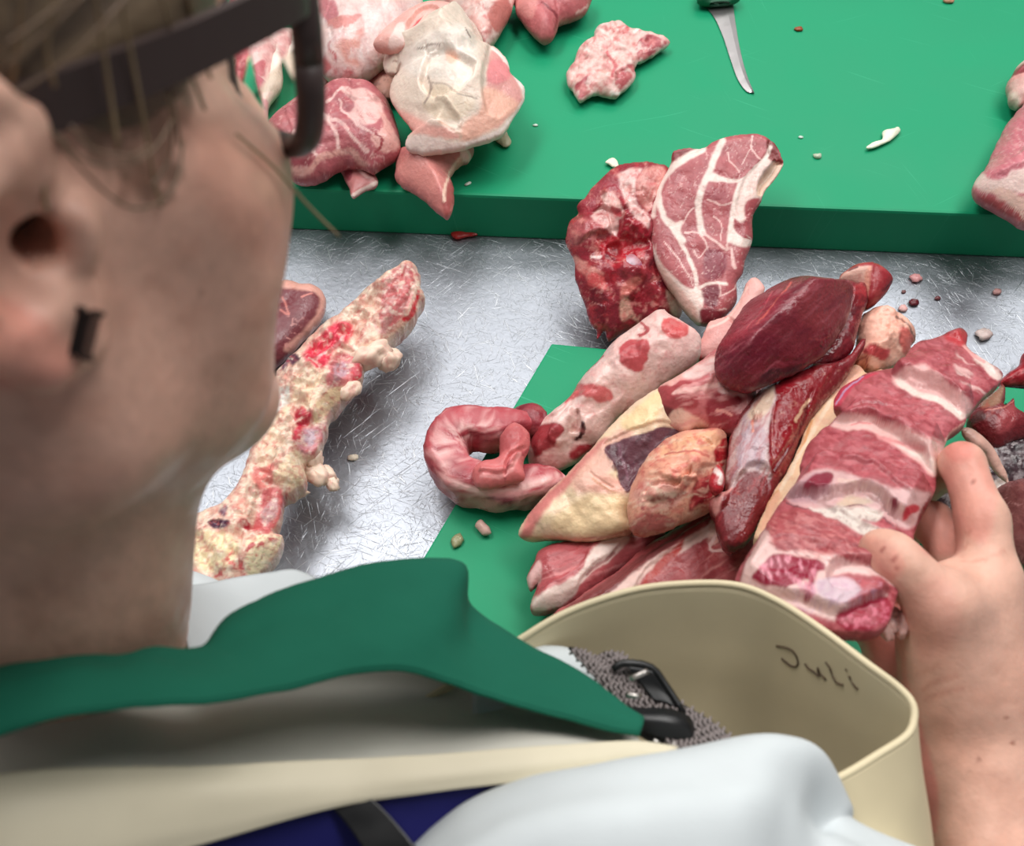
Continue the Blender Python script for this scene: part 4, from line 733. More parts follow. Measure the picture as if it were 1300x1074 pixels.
cone(hd(-.018, .086, -.058), hd(.018, .086, -.058), .006, .006, .006)
cone(hd(-.014, .086, -.069), hd(.014, .086, -.069), .0065, .0065, .006)
for s in (-1, 1):
    ell(hd(s*.034, .088, .013), (.019, .017, .012), HR, .012, -1); ell(hd(s*.030, .064, .012), (.013, .013, .011), HR, .004)
# neck and upper torso
CT = np.array([-.204, .095, .205+TZ])
cone(hd(.0, -.012, -.03), hd(0, -.010, -.135), .053, .045, .03)
cone(hd(.0, .014, -.11), hd(0, -.004, -.165), .036, .040, .035)
cone(hd(0, -.012, -.13), CT+[.02, .03, -.09], .050, .042, .03)
SHR, SHL = np.array([.000, .000, .185+TZ]), np.array([-.400, .120, .165+TZ])
cone(CT+[.03, .03, -.10], SHR+[0, 0, -.03], .04, .036, .04); cone(CT+[-.03, .03, -.10], SHL+[0, 0, -.03], .04, .04, .04)
cone(CT+[.03, .0, -.14], np.array([-.13, -.12, -.06+TZ]), .085, .11, .06); cone(CT+[-.05, .02, -.14], np.array([-.26, -.10, -.06+TZ]), .085, .11, .06)
cone(np.array([-.19, -.11, -.06+TZ]), np.array([-.20, -.19, -.2+TZ]), .13, .13, .06)
# right arm, hand seen from its thumb side
EL, WR = np.array([.205, -.115, .085+TZ]), pd(1243, 950, 0.423)
cone(SHR, EL, .046, .038, .02); cone(EL, EL*.45+WR*.55, .038, .034, .02); cone(EL*.45+WR*.55, WR, .034, .024, .02)
cone(WR, pd(1238, 880, 0.426), .0245, .022, .02)
mcp = [pd(1256, 738, 0.429), pd(1238, 752, 0.448), pd(1206, 775, 0.464), pd(1142, 815, 0.474)]
for m, b0, r0 in zip(mcp, [pd(1262, 890, 0.422), pd(1240, 895, 0.434), pd(1215, 900, 0.444), pd(1195, 905, 0.450)], (.0145, .0145, .014, .013)):
    cone(b0, m, .017, r0, .014)
chain([(mcp[0], .0135), (pd(1247, 660, 0.438), .0116), (pd(1222, 588, 0.454), .0100), (pd(1196, 600, 0.478), .0088), (pd(1172, 625, 0.490), .0078)], .005)
chain([(mcp[1], .0125), (pd(1210, 700, 0.454), .0112), (pd(1184, 662, 0.466), .0100), (pd(1150, 672, 0.488), .0088), (pd(1120, 690, 0.488), .0078)], .004)
chain([(mcp[2], .0120), (pd(1150, 740, 0.474), .0100), (pd(1118, 735, 0.476), .0086), (pd(1090, 745, 0.466), .0076)], .004)
chain([(mcp[3], .0110), (pd(1125, 790, 0.470), .0086), (pd(1100, 790, 0.462), .0076), (pd(1080, 795, 0.452), .0068)], .004)
chain([(pd(1212, 875, 0.417), .0175), (pd(1193, 768, 0.405), .0135), (pd(1152, 724, .405), .0090), (pd(1128, 704, .409), .0089), (pd(1115, 697, .412), .0078)], .010)
cone(pd(1195, 900, 0.426), pd(1180, 820, 0.419), .015, .013, .015)           # thenar
cone(pd(1195, 960, .440), pd(1146, 850, .460), .020, .018, .02)            # heel of the palm
cone(pd(1222, 775, .420), pd(1236, 860, .418), .0150, .0165, .022)
cone(pd(1225, 770, 0.426), pd(1200, 740, 0.426), .008, .008, .012)           # web of the thumb
# ears
for s in (1, -1):
    def e(y, z, x=0): return hd(s*(.0800+.34*max(0, -y+.004)+x), y-.003, .036-.80*(.036-z))
    chain([(e(-.006, .020, -.003), .008), (e(-.014, .004, -.003), .009), (e(-.009, -.016, -.003), .008), (e(-.003, -.027, -.002), .006)], .006)
    cone(e(-.006, .016, -.010), e(-.004, -.02, -.010), .010, .009, .006)
    chain([(e(.003, .012), .0034), (e(.003, .024), .0036), (e(-.004, .033), .0038), (e(-.016, .036), .0040), (e(-.027, .029), .0040), (e(-.031, .012), .0038), (e(-.028, -.006), .0036), (e(-.019, -.021), .0040), (e(-.008, -.033), .0062), (e(.001, -.033), .0058), (e(.005, -.022), .0046)], .003)
    chain([(e(-.004, .022, .002), .003), (e(-.016, .014, .003), .0034), (e(-.019, -.004, .003), .0032), (e(-.012, -.018, .002), .003), (e(-.002, -.020, .001), .0036)], .003)
    ell(e(-.007, -.003, .006), (.009, .009, .013), HR, .004, -1)
    cone(e(-.001, -.004, .004), hd(s*.055, .000, .004), .0056, .0045, .002, -1)
    cone(e(.008, -.002, .001), e(.007, -.010, .001), .0042, .0036, .004)
PV, QF = surface(.0022, (-.50, -.33, TZ-.25), (.36, .36, TZ+.56))
SK = (222, 174, 154)
qp = proj(PV)
skin = paint(qp, V1, SK, [
    P((226,150,136), [(1200,545),(1235,560),(1265,620),(1250,690),(1215,660),(1198,590)],14,0,.7), P((222,130,118),[(1195,545),(1225,552),(1235,580),(1205,585)],8,0,.7), P((216,140,128),[(1165,640),(1215,640),(1220,700),(1170,700)],10,0,.7), P((220,140,126),[(1098,680),(1130,690),(1150,720),(1130,735),(1103,705)],9,0,.6),
    P((230,146,136),[(1100,790),(1146,770),(1150,850),(1172,930),(1190,1000),(1185,1060),(1140,960)],7,0,.9), P((216,150,134),[(1150,760),(1200,730),(1220,800),(1170,840)],20,0,.5),  # pink palm, brightened in colour to offset the shade beside the bib
    Ln((196,136,118),7,[(1172,875),(1185,866),(1215,858)],0,.5,1), Ln((196,134,116),7,[(1176,888),(1195,880),(1222,874)],0,.5,1), Ln((196,134,116),6,[(1165,856),(1190,846)],0,.4,1), Ln((200,134,118),3,[(1230,715),(1258,708),(1275,698)],0,.6), Ln((200,134,118),3,[(1222,712),(1232,672)],0,.5),
    Ln((150,60,56),4,[(1119,700),(1122,694)],0,.9), Ln((150,60,56),4,[(1131,712),(1135,708)],0,.8), Ln((160,70,64),3,[(1138,720),(1139,716)],0,.8), Ln((150,80,64),4,[(1233,613),(1235,612)],0,.8), Ln((120,70,56),3,[(1240,962),(1242,962)],0,.9), Ln((150,90,74),3,[(1285,943),(1287,943)],0,.8), Ln((150,90,74),3,[(1276,912),(1278,911)],0,.7),
    Nz((112,84,66),14,-.1,.75,[(100,110),(225,90),(245,150),(232,215),(205,262),(165,268),(135,240),(110,190)]), P((128,96,78),[(110,120),(220,100),(225,160),(200,235),(165,240),(130,200)],22,0,.6),
    P((222,140,124),[(-60,380),(20,380),(90,440),(80,490),(-60,480)],18,0,.6), Ln((150,96,80),7,[(258,370),(260,372)],0,.5), P((204,146,126),[(240,150),(330,180),(370,260),(330,330),(260,260)],40,0,.6), Nz((196,140,120),40,.15,.3)], 77, 1.0)
pc = np.array([-.19, -.05, TZ])
M['skin'] = vcol_mat('skin', rough=.48, sss=.12, bump=.25, scale=520, spec=.35, dist=.0006)
person = mesh_obj('person', PV-pc, QF, M['skin'], None, skin); person.location = pc
tag(person, 'person seen over the shoulder in green collared white jacket holding the ribs', 'person')
PINV = parent_inv(person)
def child(o, p=None):
    o.parent = p or person; o.matrix_parent_inverse = (parent_inv(p) if p and p is not person and p.parent is None else PINV if (p is None or p is person) else PINV)
    return o
def subchild(o, p):                          # p itself sits at the world origin under the person
    o.parent = p; return o
# ------------------------------------------------------------------ clothes
def cloth_mat(name, col, rough=.85, weave=900, st=.25, fold=0, spec=.25, sheen=0):
    m, nt, b, N, L = nodes(name)
    g = N('ShaderNodeNewGeometry'); n = N('ShaderNodeTexNoise'); n.inputs['Scale'].default_value = 35; n.inputs['Detail'].default_value = 4; L(g.outputs['Position'], n.inputs['Vector'])
    mx = N('ShaderNodeMix'); mx.data_type = 'RGBA'; c = lin(col); mx.inputs[6].default_value = (*(c*.9), 1); mx.inputs[7].default_value = (*np.minimum(c*1.08, 1), 1); L(n.outputs['Fac'], mx.inputs[0]); L(mx.outputs[2], b.inputs['Base Color'])
    v = N('ShaderNodeTexNoise'); v.inputs['Scale'].default_value = weave; v.inputs['Detail'].default_value = 2; L(g.outputs['Position'], v.inputs['Vector'])
    bp = N('ShaderNodeBump'); bp.inputs['Strength'].default_value = st; bp.inputs['Distance'].default_value = .0005; L(v.outputs['Fac'], bp.inputs['Height']); L(bp.outputs[0], b.inputs['Normal'])
    b.inputs['Roughness'].default_value = rough; b.inputs['Specular IOR Level'].default_value = spec
    return m
M['green_cloth'] = cloth_mat('green_cloth', (22, 100, 78), weave=1100, st=.4)
M['white_cloth'] = cloth_mat('white_cloth', (204, 210, 212), st=.15)
M['cream_rubber'] = cloth_mat('cream_rubber', (220, 205, 170), .5, 300, .06, spec=.4)  # shade inside the bib is put into this tan; same rubber as the shoulder
M['offwhite'] = cloth_mat('offwhite_cloth', (208, 205, 194), .8, 400, .1)  # greyed cream: shading on the shoulder panel is put into this tone
M['navy'] = cloth_mat('navy_cloth', (34, 34, 104), .6, 500, .1)
M['black_plastic'] = plain('black_plastic', (16, 16, 17), .35, bump=(90, .1, .001))
M['brown_frame'] = plain('brown_acetate', (68, 54, 52), .45, spec=.4, bump=(60, .05, .001))
M['metal'] = plain('buckle_metal', (190, 184, 178), .3, metal=.9)
M['ink'] = plain('marker_ink', (100, 82, 64), .7)
def upsample(G, n):
    G = np.asarray(G, float)
    A = np.stack([smooth(G[i], False, n) for i in range(len(G))])
    return np.stack([smooth(A[:, j], False, n) for j in range(A.shape[1])], 1)
def near(x): return .040*sstep(400, -40, x)
def cloth(name, rows, mat, thick=.0012, n=8, wr=(0, .03), parent=None, seed=0, fade=None, free=False):
    """A garment panel: rows of (px, py, depth) guide points turned into space, smoothed both ways, given real thickness."""
    R3 = [at_d(np.array(r)[:, 0], np.array(r)[:, 1], np.array(r)[:, 2]-near(np.array(r)[:, 0])) for r in rows]
    S = upsample(R3, n); nu, nv = S.shape[:2]
    du = np.gradient(S, axis=0); dv = np.gradient(S, axis=1); N_ = np.cross(du, dv); N_ /= np.linalg.norm(N_, axis=2)[..., None]+1e-12
    if wr[0]: S = S+N_*(wr[0]*fbm(S[..., 0]/wr[1], S[..., 1]/wr[1], seed, 3, S[..., 2]/wr[1]))[..., None]
    A = (S+N_*thick/2).reshape(-1, 3); Bq = (S-N_*thick/2).reshape(-1, 3); n0 = nu*nv
    f = grid_faces(nu, nv); F = [tuple(q) for q in f]+[tuple(q[::-1]+n0) for q in f]
    bd = [i*nv for i in range(nu)]+[(nu-1)*nv+j for j in range(1, nv)]+[i*nv+nv-1 for i in range(nu-2, -1, -1)]+[j for j in range(nv-2, 0, -1)]
    for a, b in zip(bd, bd[1:]+bd[:1]): F.append((a, b, b+n0, a+n0))
    o = mesh_obj(name, np.vstack([A, Bq]), F, mat)
    bm_fix(o)
    if not free: child(o, parent) if parent is None else subchild(o, parent)
    return o, S
def bm_fix(o):
    import bmesh
    bm = bmesh.new(); bm.from_mesh(o.data); bmesh.ops.recalc_face_normals(bm, faces=bm.faces); bm.to_mesh(o.data); bm.free()
def tube(name, pts, r, mat, parent, n=8, res=4, flat=1.0, up=(0, 0, 1), rad=None):
    """Round or flat tube along world points."""
    C = smooth(np.asarray(pts, float), False, res) if res > 1 else np.asarray(pts, float)
    T = np.gradient(C, axis=0); T /= np.linalg.norm(T, axis=1)[:, None]+1e-12
    B1 = np.cross(T, np.asarray(up, float)); B1 /= np.linalg.norm(B1, axis=1)[:, None]+1e-9; B2 = np.cross(B1, T)
    th = np.linspace(0, 2*math.pi, n, endpoint=False)
    rr = np.full(len(C), r) if rad is None else np.interp(np.linspace(0, 1, len(C)), np.linspace(0, 1, len(rad)), rad)
    Vv = (C[:, None]+rr[:, None, None]*(np.cos(th)[None, :, None]*B1[:, None]+flat*np.sin(th)[None, :, None]*B2[:, None])).reshape(-1, 3)
    F = [tuple(q) for q in grid_faces(len(C), n, False, True)]+[tuple(range(n)), tuple(range(len(C)*n-1, (len(C)-1)*n-1, -1))]
    return Vv, F
def tube_obj(name, pts, r, mat, parent=None, **k):
    Vv, F = tube(name, pts, r, mat, parent, **k); o = mesh_obj(name, Vv, F, mat); bm_fix(o)
    if parent is None or parent is person: child(o)
    else: subchild(o, parent)
    return o
def merge(name, parts, mat):
    VV = []; FF = []; n = 0
    for v_, f_ in parts: VV.append(v_); FF += [tuple(i+n for i in q) for q in f_]; n += len(v_)
    o = mesh_obj(name, np.vstack(VV), FF, mat); return o

# white jacket: back and shoulder yoke, then the right sleeve
jk, _ = cloth('jacket_yoke', [
    [(-120,900,0.315), (0,890,0.315), (150,870,0.333), (280,850,0.360), (420,830,0.380), (560,840,0.385), (700,880,0.365), (790,915,0.362)],
    [(-120,945,0.308), (0,930,0.308), (150,905,0.324), (280,895,0.351), (420,880,0.373), (560,885,0.377), (700,915,0.351), (810,938,0.351)],
    [(-120,1000,0.300), (0,975,0.300), (150,950,0.309), (280,935,0.326), (420,925,0.340), (560,925,0.345), (700,940,0.331), (820,955,0.336)],
    [(-120,1050,0.292), (0,1020,0.292), (150,995,0.297), (280,980,0.305), (420,970,0.314), (560,965,0.320), (700,965,0.319), (840,965,0.326)],
    [(-120,1120,0.288), (0,1090,0.288), (150,1060,0.291), (280,1040,0.296), (420,1015,0.302), (560,1000,0.309), (700,985,0.315), (850,972,0.322)],
    [(-120,1300,0.300), (0,1280,0.300), (150,1240,0.302), (280,1200,0.305), (420,1160,0.310), (560,1120,0.315), (700,1080,0.318), (860,1030,0.322)]], M['offwhite'], wr=(.0025,.05), seed=3)
slv, _ = cloth('sleeve', [
    [(470,1140,0.327), (530,1075,0.330), (580,1045,0.332), (650,1020,0.337), (760,1000,0.342), (880,982,0.348), (960,965,0.354), (1040,985,0.357), (1075,1040,0.357), (1090,1060,0.357), (1180,1110,0.357)],
    [(480,1110,0.294), (550,1052,0.298), (600,1018,0.300), (680,988,0.304), (780,968,0.308), (900,948,0.313), (985,934,0.318), (1045,953,0.322), (1076,1018,0.327), (1084,1044,0.328), (1175,1085,0.332)],
    [(470,1150,0.274), (545,1085,0.277), (605,1048,0.279), (680,1016,0.283), (780,996,0.287), (890,980,0.291), (970,975,0.295), (1018,1000,0.304), (1040,1050,0.314), (1070,1062,0.312), (1150,1108,0.312)],
    [(450,1230,0.258), (540,1170,0.260), (600,1120,0.262), (680,1090,0.265), (780,1075,0.267), (880,1065,0.270), (950,1062,0.274), (1000,1072,0.284), (1040,1090,0.290), (1080,1110,0.290), (1140,1150,0.292)],
    [(430,1400,0.252), (530,1390,0.253), (600,1380,0.254), (680,1370,0.256), (780,1370,0.258), (880,1370,0.261), (950,1370,0.264), (1010,1375,0.268), (1060,1380,0.272), (1100,1390,0.276), (1150,1400,0.280)],
    [(430,1800,0.282), (530,1800,0.282), (600,1800,0.282), (680,1800,0.282), (780,1800,0.282), (880,1800,0.282), (950,1800,0.282), (1010,1800,0.282), (1060,1800,0.282), (1100,1800,0.284), (1150,1800,0.287)]],
    M['white_cloth'], wr=(.002,.04), seed=9)
lap, _ = cloth('jacket_lapel', [
    [(225,745,.40),(260,742,.41),(300,734,.42),(340,728,.43),(372,724,.435),(398,733,.44)],
    [(230,775,.385),(262,770,.392),(300,765,.40),(340,760,.405),(380,755,.41),(410,755,.415)],
    [(240,830,.365),(270,825,.37),(310,820,.375),(350,815,.38),(390,810,.385),(430,800,.39)]], M['white_cloth'])
shirt, _ = cloth('shirt_front', [
    [(600,830,.385),(655,822,.390),(715,822,.392),(745,838,.390),(768,866,.386),(792,905,.380)],
    [(600,860,.370),(655,850,.375),(700,850,.378),(730,865,.377),(755,890,.375),(785,925,.370)],
    [(600,930,.355),(650,930,.358),(690,935,.360),(720,940,.360),(750,950,.360),(780,960,.360)]], M['white_cloth'])
# the jacket round the trunk and the upper arm: the same distance field, grown outwards
keep = list(prims); prims.clear()
def jc(a_, b_, ra, rb, k=.03): cone(a_, b_, ra, rb, k)
jc(CT+[.02, .03, -.12], np.array([-.13, -.115, -.06+TZ]), .080, .122, .06); jc(CT+[-.05, .02, -.14], np.array([-.26, -.095, -.06+TZ]), .095, .122, .06)
jc(np.array([-.19, -.11, -.06+TZ]), np.array([-.20, -.19, -.22+TZ]), .142, .146, .06)
jc(CT+[.03, .03, -.12], SHR+[0, 0, -.03], .045, .052, .04); jc(CT+[-.03, .03, -.10], SHL+[0, 0, -.03], .05, .055, .04)
jc(SHR, SHR*.35+EL*.65, .056, .057, .03); jc(SHL, SHL+[.02, -.06, -.14], .056, .052, .03)
JV, JF = surface(.005, (-.52, -.42, TZ-.42), (.30, .30, TZ+.40))
prims[:] = keep
child(mesh_obj('jacket', JV, JF, M['white_cloth']))
# green collar
col_, CS = cloth('collar', [
    [(-60,905,.312),(60,890,.315),(150,885,.318),(200,870,.322),(262,862,.330),(310,812,.345),(400,775,.362),(490,755,.375),(560,752,.384),(592,790,.386),(670,838,.378),(752,884,.366),(812,920,.352)],
    [(-60,864,.288),(60,840,.290),(150,838,.294),(200,825,.298),(258,826,.306),(296,782,.322),(390,742,.342),(500,718,.358),(586,715,.366),(598,770,.370),(676,824,.364),(757,874,.354),(815,914,.344)],
    [(-60,880,.274),(60,855,.276),(140,850,.280),(195,842,.284),(265,840,.292),(325,808,.306),(405,778,.322),(490,760,.335),(566,758,.345),(598,812,.351),(675,850,.349),(755,888,.345),(816,918,.340)],
    [(-60,910,.266),(60,885,.268),(135,875,.271),(190,868,.275),(275,866,.281),(340,844,.292),(405,822,.304),(480,808,.316),(545,808,.326),(600,846,.334),(680,876,.338),(757,904,.338),(815,923,.337)],
    [(-60,948,.262),(60,912,.264),(130,900,.267),(185,893,.270),(282,889,.276),(345,877,.285),(405,862,.295),(460,852,.305),(525,851,.314),(600,874,.324),(690,903,.331),(762,922,.334),(812,931,.335)]],
    M['green_cloth'], thick=.0024, wr=(.0022,.022), seed=5)
hem = tube_obj('hem', CS[-1], .0011, M['green_cloth'], col_, n=6, res=1)
# cream apron: shoulder piece at the back, bib standing off the chest
ap, _ = cloth('apron', [
    [(-120,1010,.287),(0,985,.287),(120,975,.289),(260,972,.292),(420,966,.298),(560,958,.305),(700,948,.313),(800,942,.320),(858,950,.324)],
    [(-120,1050,.281),(0,1030,.281),(120,1015,.283),(260,1005,.286),(420,995,.293),(560,982,.300),(700,968,.309),(800,955,.317),(860,955,.322)],
    [(-120,1100,.278),(0,1090,.278),(120,1070,.280),(260,1045,.284),(420,1015,.291),(560,997,.299),(700,980,.308),(800,965,.316),(862,959,.322)],
    [(-120,1170,.278),(0,1150,.278),(120,1110,.280),(250,1074,.284),(420,1024,.291),(560,1003,.299),(700,985,.308),(800,970,.316),(864,962,.322)]], cloth_mat('cream_strap_lit', (218, 208, 182), .55, 300, .06, spec=.4), thick=.0018, wr=(.0015,.05), seed=21)  # paler copy of the bib rubber, with its lighting put into the colour
bib, BS = cloth('bib', [
    [(470,930,0.372), (570,870,0.378), (655,815,0.385), (720,777,0.391), (800,750,0.395), (870,741,0.396), (935,743,0.395), (985,762,0.391), (1040,797,0.378), (1100,842,0.363), (1140,872,0.357), (1158,893,0.353), (1160,915,0.350), (1150,935,0.347), (1115,958,0.343), (1070,985,0.339), (1000,1020,0.336)],
    [(470,1010,0.382), (570,950,0.388), (655,890,0.396), (720,855,0.404), (800,830,0.409), (870,824,0.411), (935,828,0.410), (985,846,0.405), (1040,880,0.392), (1100,925,0.377), (1138,952,0.369), (1160,965,0.361), (1168,980,0.355), (1158,1000,0.349), (1120,1025,0.343), (1075,1050,0.338), (1000,1080,0.334)],
    [(470,1110,0.387), (570,1050,0.394), (655,995,0.404), (720,960,0.415), (800,940,0.423), (870,936,0.427), (935,942,0.426), (985,960,0.421), (1040,990,0.407), (1100,1030,0.391), (1138,1050,0.379), (1168,1060,0.368), (1182,1074,0.359), (1170,1095,0.351), (1130,1115,0.342), (1080,1140,0.336), (1000,1170,0.332)],
    [(470,1300,0.387), (570,1250,0.398), (655,1200,0.410), (720,1170,0.423), (800,1150,0.433), (870,1150,0.437), (935,1155,0.437), (985,1165,0.433), (1040,1190,0.418), (1100,1220,0.401), (1150,1240,0.387), (1185,1260,0.373), (1200,1280,0.361), (1190,1310,0.349), (1140,1340,0.338), (1080,1370,0.330), (1000,1400,0.324)]],
    M['cream_rubber'], thick=.0022, n=8, parent=ap)
rim = tube_obj('rim', BS[0], .0016, M['cream_rubber'], ap, n=8, res=1)
# handwriting in marker on the inside of the bib
bp_ = BS.reshape(-1, 3); bq = proj(bp_)
def on_bib(px, py):
    d = ((bq-np.array([px, py]))**2).sum(1); i = np.argsort(d)[:6]; wgt = 1/(d[i]+1)
    D = ((bp_[i]-CAM)@CF*wgt).sum()/wgt.sum()-.0022
    return at_d(px, py, D)
INS = [[(165,262),(230,272),(290,295),(330,345),(345,400),(325,432),(285,425),(240,390),(208,362)], [(400,405),(430,445),(480,480),(520,512),(505,455)], [(505,440),(530,490),(575,540)], [(572,390),(610,450),(640,530),(670,570),(720,585)], [(765,510),(790,560),(815,600),(838,618)], [(736,450),(748,462)]]
parts = [tube('w', [on_bib(*un(VO, p)) for p in smooth(st, False, 3)], .00048, None, None, n=6, res=1, flat=.6, up=CF) for st in INS]
wr_ = merge('handwriting', parts, M['ink']); bm_fix(wr_); subchild(wr_, ap); tag(wr_, 'dark marker handwriting on the inside of the bib')
# navy garment and black strap under the apron edge
nv_, _ = cloth('navy_vest', [
    [(180,1070,.292),(260,1040,.294),(380,1008,.297),(480,992,.301),(560,982,.306),(640,975,.311),(700,970,.317)],
    [(170,1120,.289),(260,1090,.290),(380,1055,.293),(480,1040,.297),(560,1025,.302),(640,1012,.307),(700,1000,.315)],
    [(160,1300,.29),(260,1280,.292),(380,1250,.294),(480,1230,.296),(560,1210,.300),(640,1190,.305),(700,1170,.310)]], M['navy'], wr=(.002,.03), seed=31)
bs_, _ = cloth('black_strap', [[(405,1010,.2940),(430,1005,.2950),(455,1000,.2960)], [(440,1046,.2905),(468,1041,.2912),(495,1036,.2920)], [(480,1110,.285),(510,1105,.2855),(545,1098,.286)], [(540,1230,.286),(580,1220,.2865),(620,1210,.287)]], M['black_plastic'], thick=.002)
# knitted strap and buckle
M['knit'] = vcol_mat('knit_strap', rough=.6, sss=0, bump=.2, scale=900)
srows = [[(722,822,.372),(738,826,.373),(752,834,.374),(768,828,.375),(786,830,.376)], [(752,855,.366),(770,856,.368),(786,858,.370),(800,852,.371),(815,852,.372)], [(790,898,.360),(806,896,.362),(824,894,.364),(842,892,.366),(860,890,.367)], [(838,935,.353),(856,932,.355),(874,928,.357),(890,922,.358),(905,918,.359)], [(880,965,.347),(895,962,.348),(910,958,.350),(925,952,.351),(938,946,.352)], [(930,1010,.342),(945,1006,.343),(960,1000,.345),(975,995,.346),(990,990,.347)]]
strap, SS = cloth('strap', srows, plain('strap_web', (34, 30, 30), .7), thick=.0016, parent=ap)
kn = []
S2 = upsample(SS[::4, ::4], 4); nu, nv = S2.shape[:2]
rnd = random.Random(4)
for i in range(1, nu-1):
    for j in range(i % 2, nv, 3):
        c = S2[i, j]+CU*.0004-CF*.0014; a = (.9 if i % 2 else -.9)+rnd.uniform(-.35, .35)
        d = (CR*math.cos(a)+CU*math.sin(a))*.0019
        kn.append(tube('k', [c-d, c-CF*.0012, c+d], .00060, None, None, n=5, res=2, up=CF))
ko = merge('knit_loops', kn, plain('knit_yarn', (132, 122, 120), .38)); bm_fix(ko); subchild(ko, ap); ko['kind'] = 'stuff'
fr = [pd(792,843,.366), pd(826,848,.367), pd(842,866,.366), pd(866,902,.362)]
bk = tube_obj('buckle', [pd(778,850,.366), pd(792,842,.366), pd(826,847,.367), pd(846,872,.365), pd(868,906,.361)], .0016, M['black_plastic'], ap, res=3, up=CF)
plate, _ = cloth('buckle_plate', [[(796,846,.3655),(812,848,.366),(828,852,.366)], [(812,866,.365),(830,870,.365),(845,878,.3645)], [(830,890,.3625),(848,894,.3625),(864,904,.362)]], M['black_plastic'], thick=.0015, parent=ap)
body_, _ = cloth('buckle_body', [[(782,900,.3565),(815,902,.356),(850,903,.356),(872,912,.356),(878,926,.3555)], [(790,912,.3525),(820,914,.351),(850,916,.351),(870,924,.352),(876,936,.3525)], [(805,925,.3525),(830,930,.351),(852,934,.351),(866,940,.352),(870,948,.3525)], [(826,938,.355),(842,944,.3545),(855,950,.3545),(864,955,.355),(868,958,.355)]], M['black_plastic'], thick=.003, parent=ap)
for a_, b_ in (((853,943),(868,956)), ((830,940),(836,944)), ((800,862),(822,852)), ((796,882),(812,884))):
    tube_obj('buckle_pin', [pd(*a_, .3495), pd((a_[0]+b_[0])/2, (a_[1]+b_[1])/2, .3488), pd(*b_, .3495)], .0011, M['metal'], ap, res=2, up=CF)
# trousers and boots carry the figure down to the floor
hip = np.array([-.2, -.21, TZ-.16])
for s in (-1, 1):
    tr = tube_obj('trouser_leg', [hip+[s*.07, 0, .02], hip+[s*.10, -.02, -.12], np.array([-.2+s*.13, -.2, .46]), np.array([-.2+s*.14, -.22, .08])], .09, M['navy'], None, n=20, rad=[.11, .105, .078, .075], up=(0, 1, 0))
    tube_obj('boot', [np.array([-.2+s*.14, -.25, .055]), np.array([-.2+s*.14, -.18, .058]), np.array([-.2+s*.145, -.06, .045])], .055, M['black_plastic'], None, n=16, rad=[.05, .055, .045], up=(0, 0, 1))

# ------------------------------------------------------------------ hair, earring, spectacles
M['hair'] = vcol_mat('hair', rough=.5, sss=0, bump=.5, scale=300, spec=.4)
keep = list(prims); prims.clear()
ell(hd(0, -.020, .047), (.079, .094, .089), HR, .01)
ell(hd(0, -.055, .0), (.068, .058, .070), HR, .03)
ell(hd(0, .030, .030), (.067, .052, .062), HR, .02); ell(hd(0, .117, -.004), (.12, .062, .078), HR, .010, -1); [ell(hd(q*.080, .070, -.006), (.055, .040, .031), HR, .010, -1) for q in (-1, 1)]; ell(hd(.0, .02, -.075), (.2, .075, .062), HR, .012, -1)
for s in (-1, 1): ell(hd(s*.088, -.002, -.004), (.022, .028, .034), HR, .006, -1)
HV, HF = surface(.003, HO-.16, HO+.16)
prims[:] = keep
hl = (HV-HO)@HR
st = fbm(np.arctan2(hl[:, 2]-.02, hl[:, 1]+.02)*9+hl[:, 0]*20, hl[:, 1]*6, 5, 3)
hc = lin((96, 80, 66))*(1+.0*st)[:, None]+np.clip(st, 0, 1)[:, None]*(lin((150, 128, 100))-lin((84, 70, 58)))+np.clip(-st, 0, 1)[:, None]*(lin((44, 34, 30))-lin((84, 70, 58)))
rid = (HV-hd(0, -.01, .04)); rid /= np.linalg.norm(rid, axis=1)[:, None]
HV = HV+rid*(.0016*st)[:, None]
hair = mesh_obj('hair', HV, HF, M['hair'], None, hc); child(hair)
M['strand'] = plain('hair_strand', (150, 128, 98), .45); M['strand_dark'] = plain('hair_strand_dark', (122, 98, 78), .45)
def strands(name, lists, mat, r):
    o = merge(name, [tube('s', [pd(*p) for p in L_], r, None, None, n=5, res=5, up=CF) for L_ in lists], mat); bm_fix(o); subchild(o, hair); o['kind'] = 'stuff'; return o
light = [[(30,-20,.150),(22,60,.158),(10,150,.168)], [(150,-20,.165),(165,60,.175),(182,150,.185),(196,230,.195),(205,262,.2)], [(200,-20,.175),(225,60,.19),(245,100,.2),(260,140,.205)], [(120,-20,.16),(128,40,.167),(140,120,.175),(150,190,.18)], [(75,-20,.155),(60,60,.16),(70,110,.165)], [(300,170,.22),(350,215,.235),(392,262,.25),(430,300,.26)], [(45,165,.165),(52,215,.168),(60,270,.172)], [(235,-20,.19),(250,50,.2),(268,100,.205)]]
dark = [[(60,160,.166),(95,205,.172),(135,245,.178),(170,264,.183),(205,255,.19),(226,225,.195),(232,180,.2)], [(70,170,.166),(110,205,.172),(160,208,.178),(195,190,.185),(220,150,.192)], [(90,160,.167),(120,190,.172),(165,198,.178),(190,185,.184)], [(215,110,.19),(224,150,.193),(228,185,.196)], [(205,100,.188),(218,150,.192),(215,200,.196),(190,240,.192)], [(0,90,.155),(60,40,.158),(110,-10,.16)], [(0,130,.157),(80,80,.162),(140,20,.165),(170,-20,.168)], [(0,60,.152),(70,10,.156),(90,-20,.158)]]
strands('loose_strand', light, M['strand'], .00045); strands('sideburn_strand', dark, M['strand_dark'], .00034)
sk_ = proj(PV); nr_ = np.hypot(sk_[:, 0]-108, sk_[:, 1]-424) < 9; ea = pd(108, 424, ((PV[nr_]-CAM)@CF).min()-.001)
import bmesh
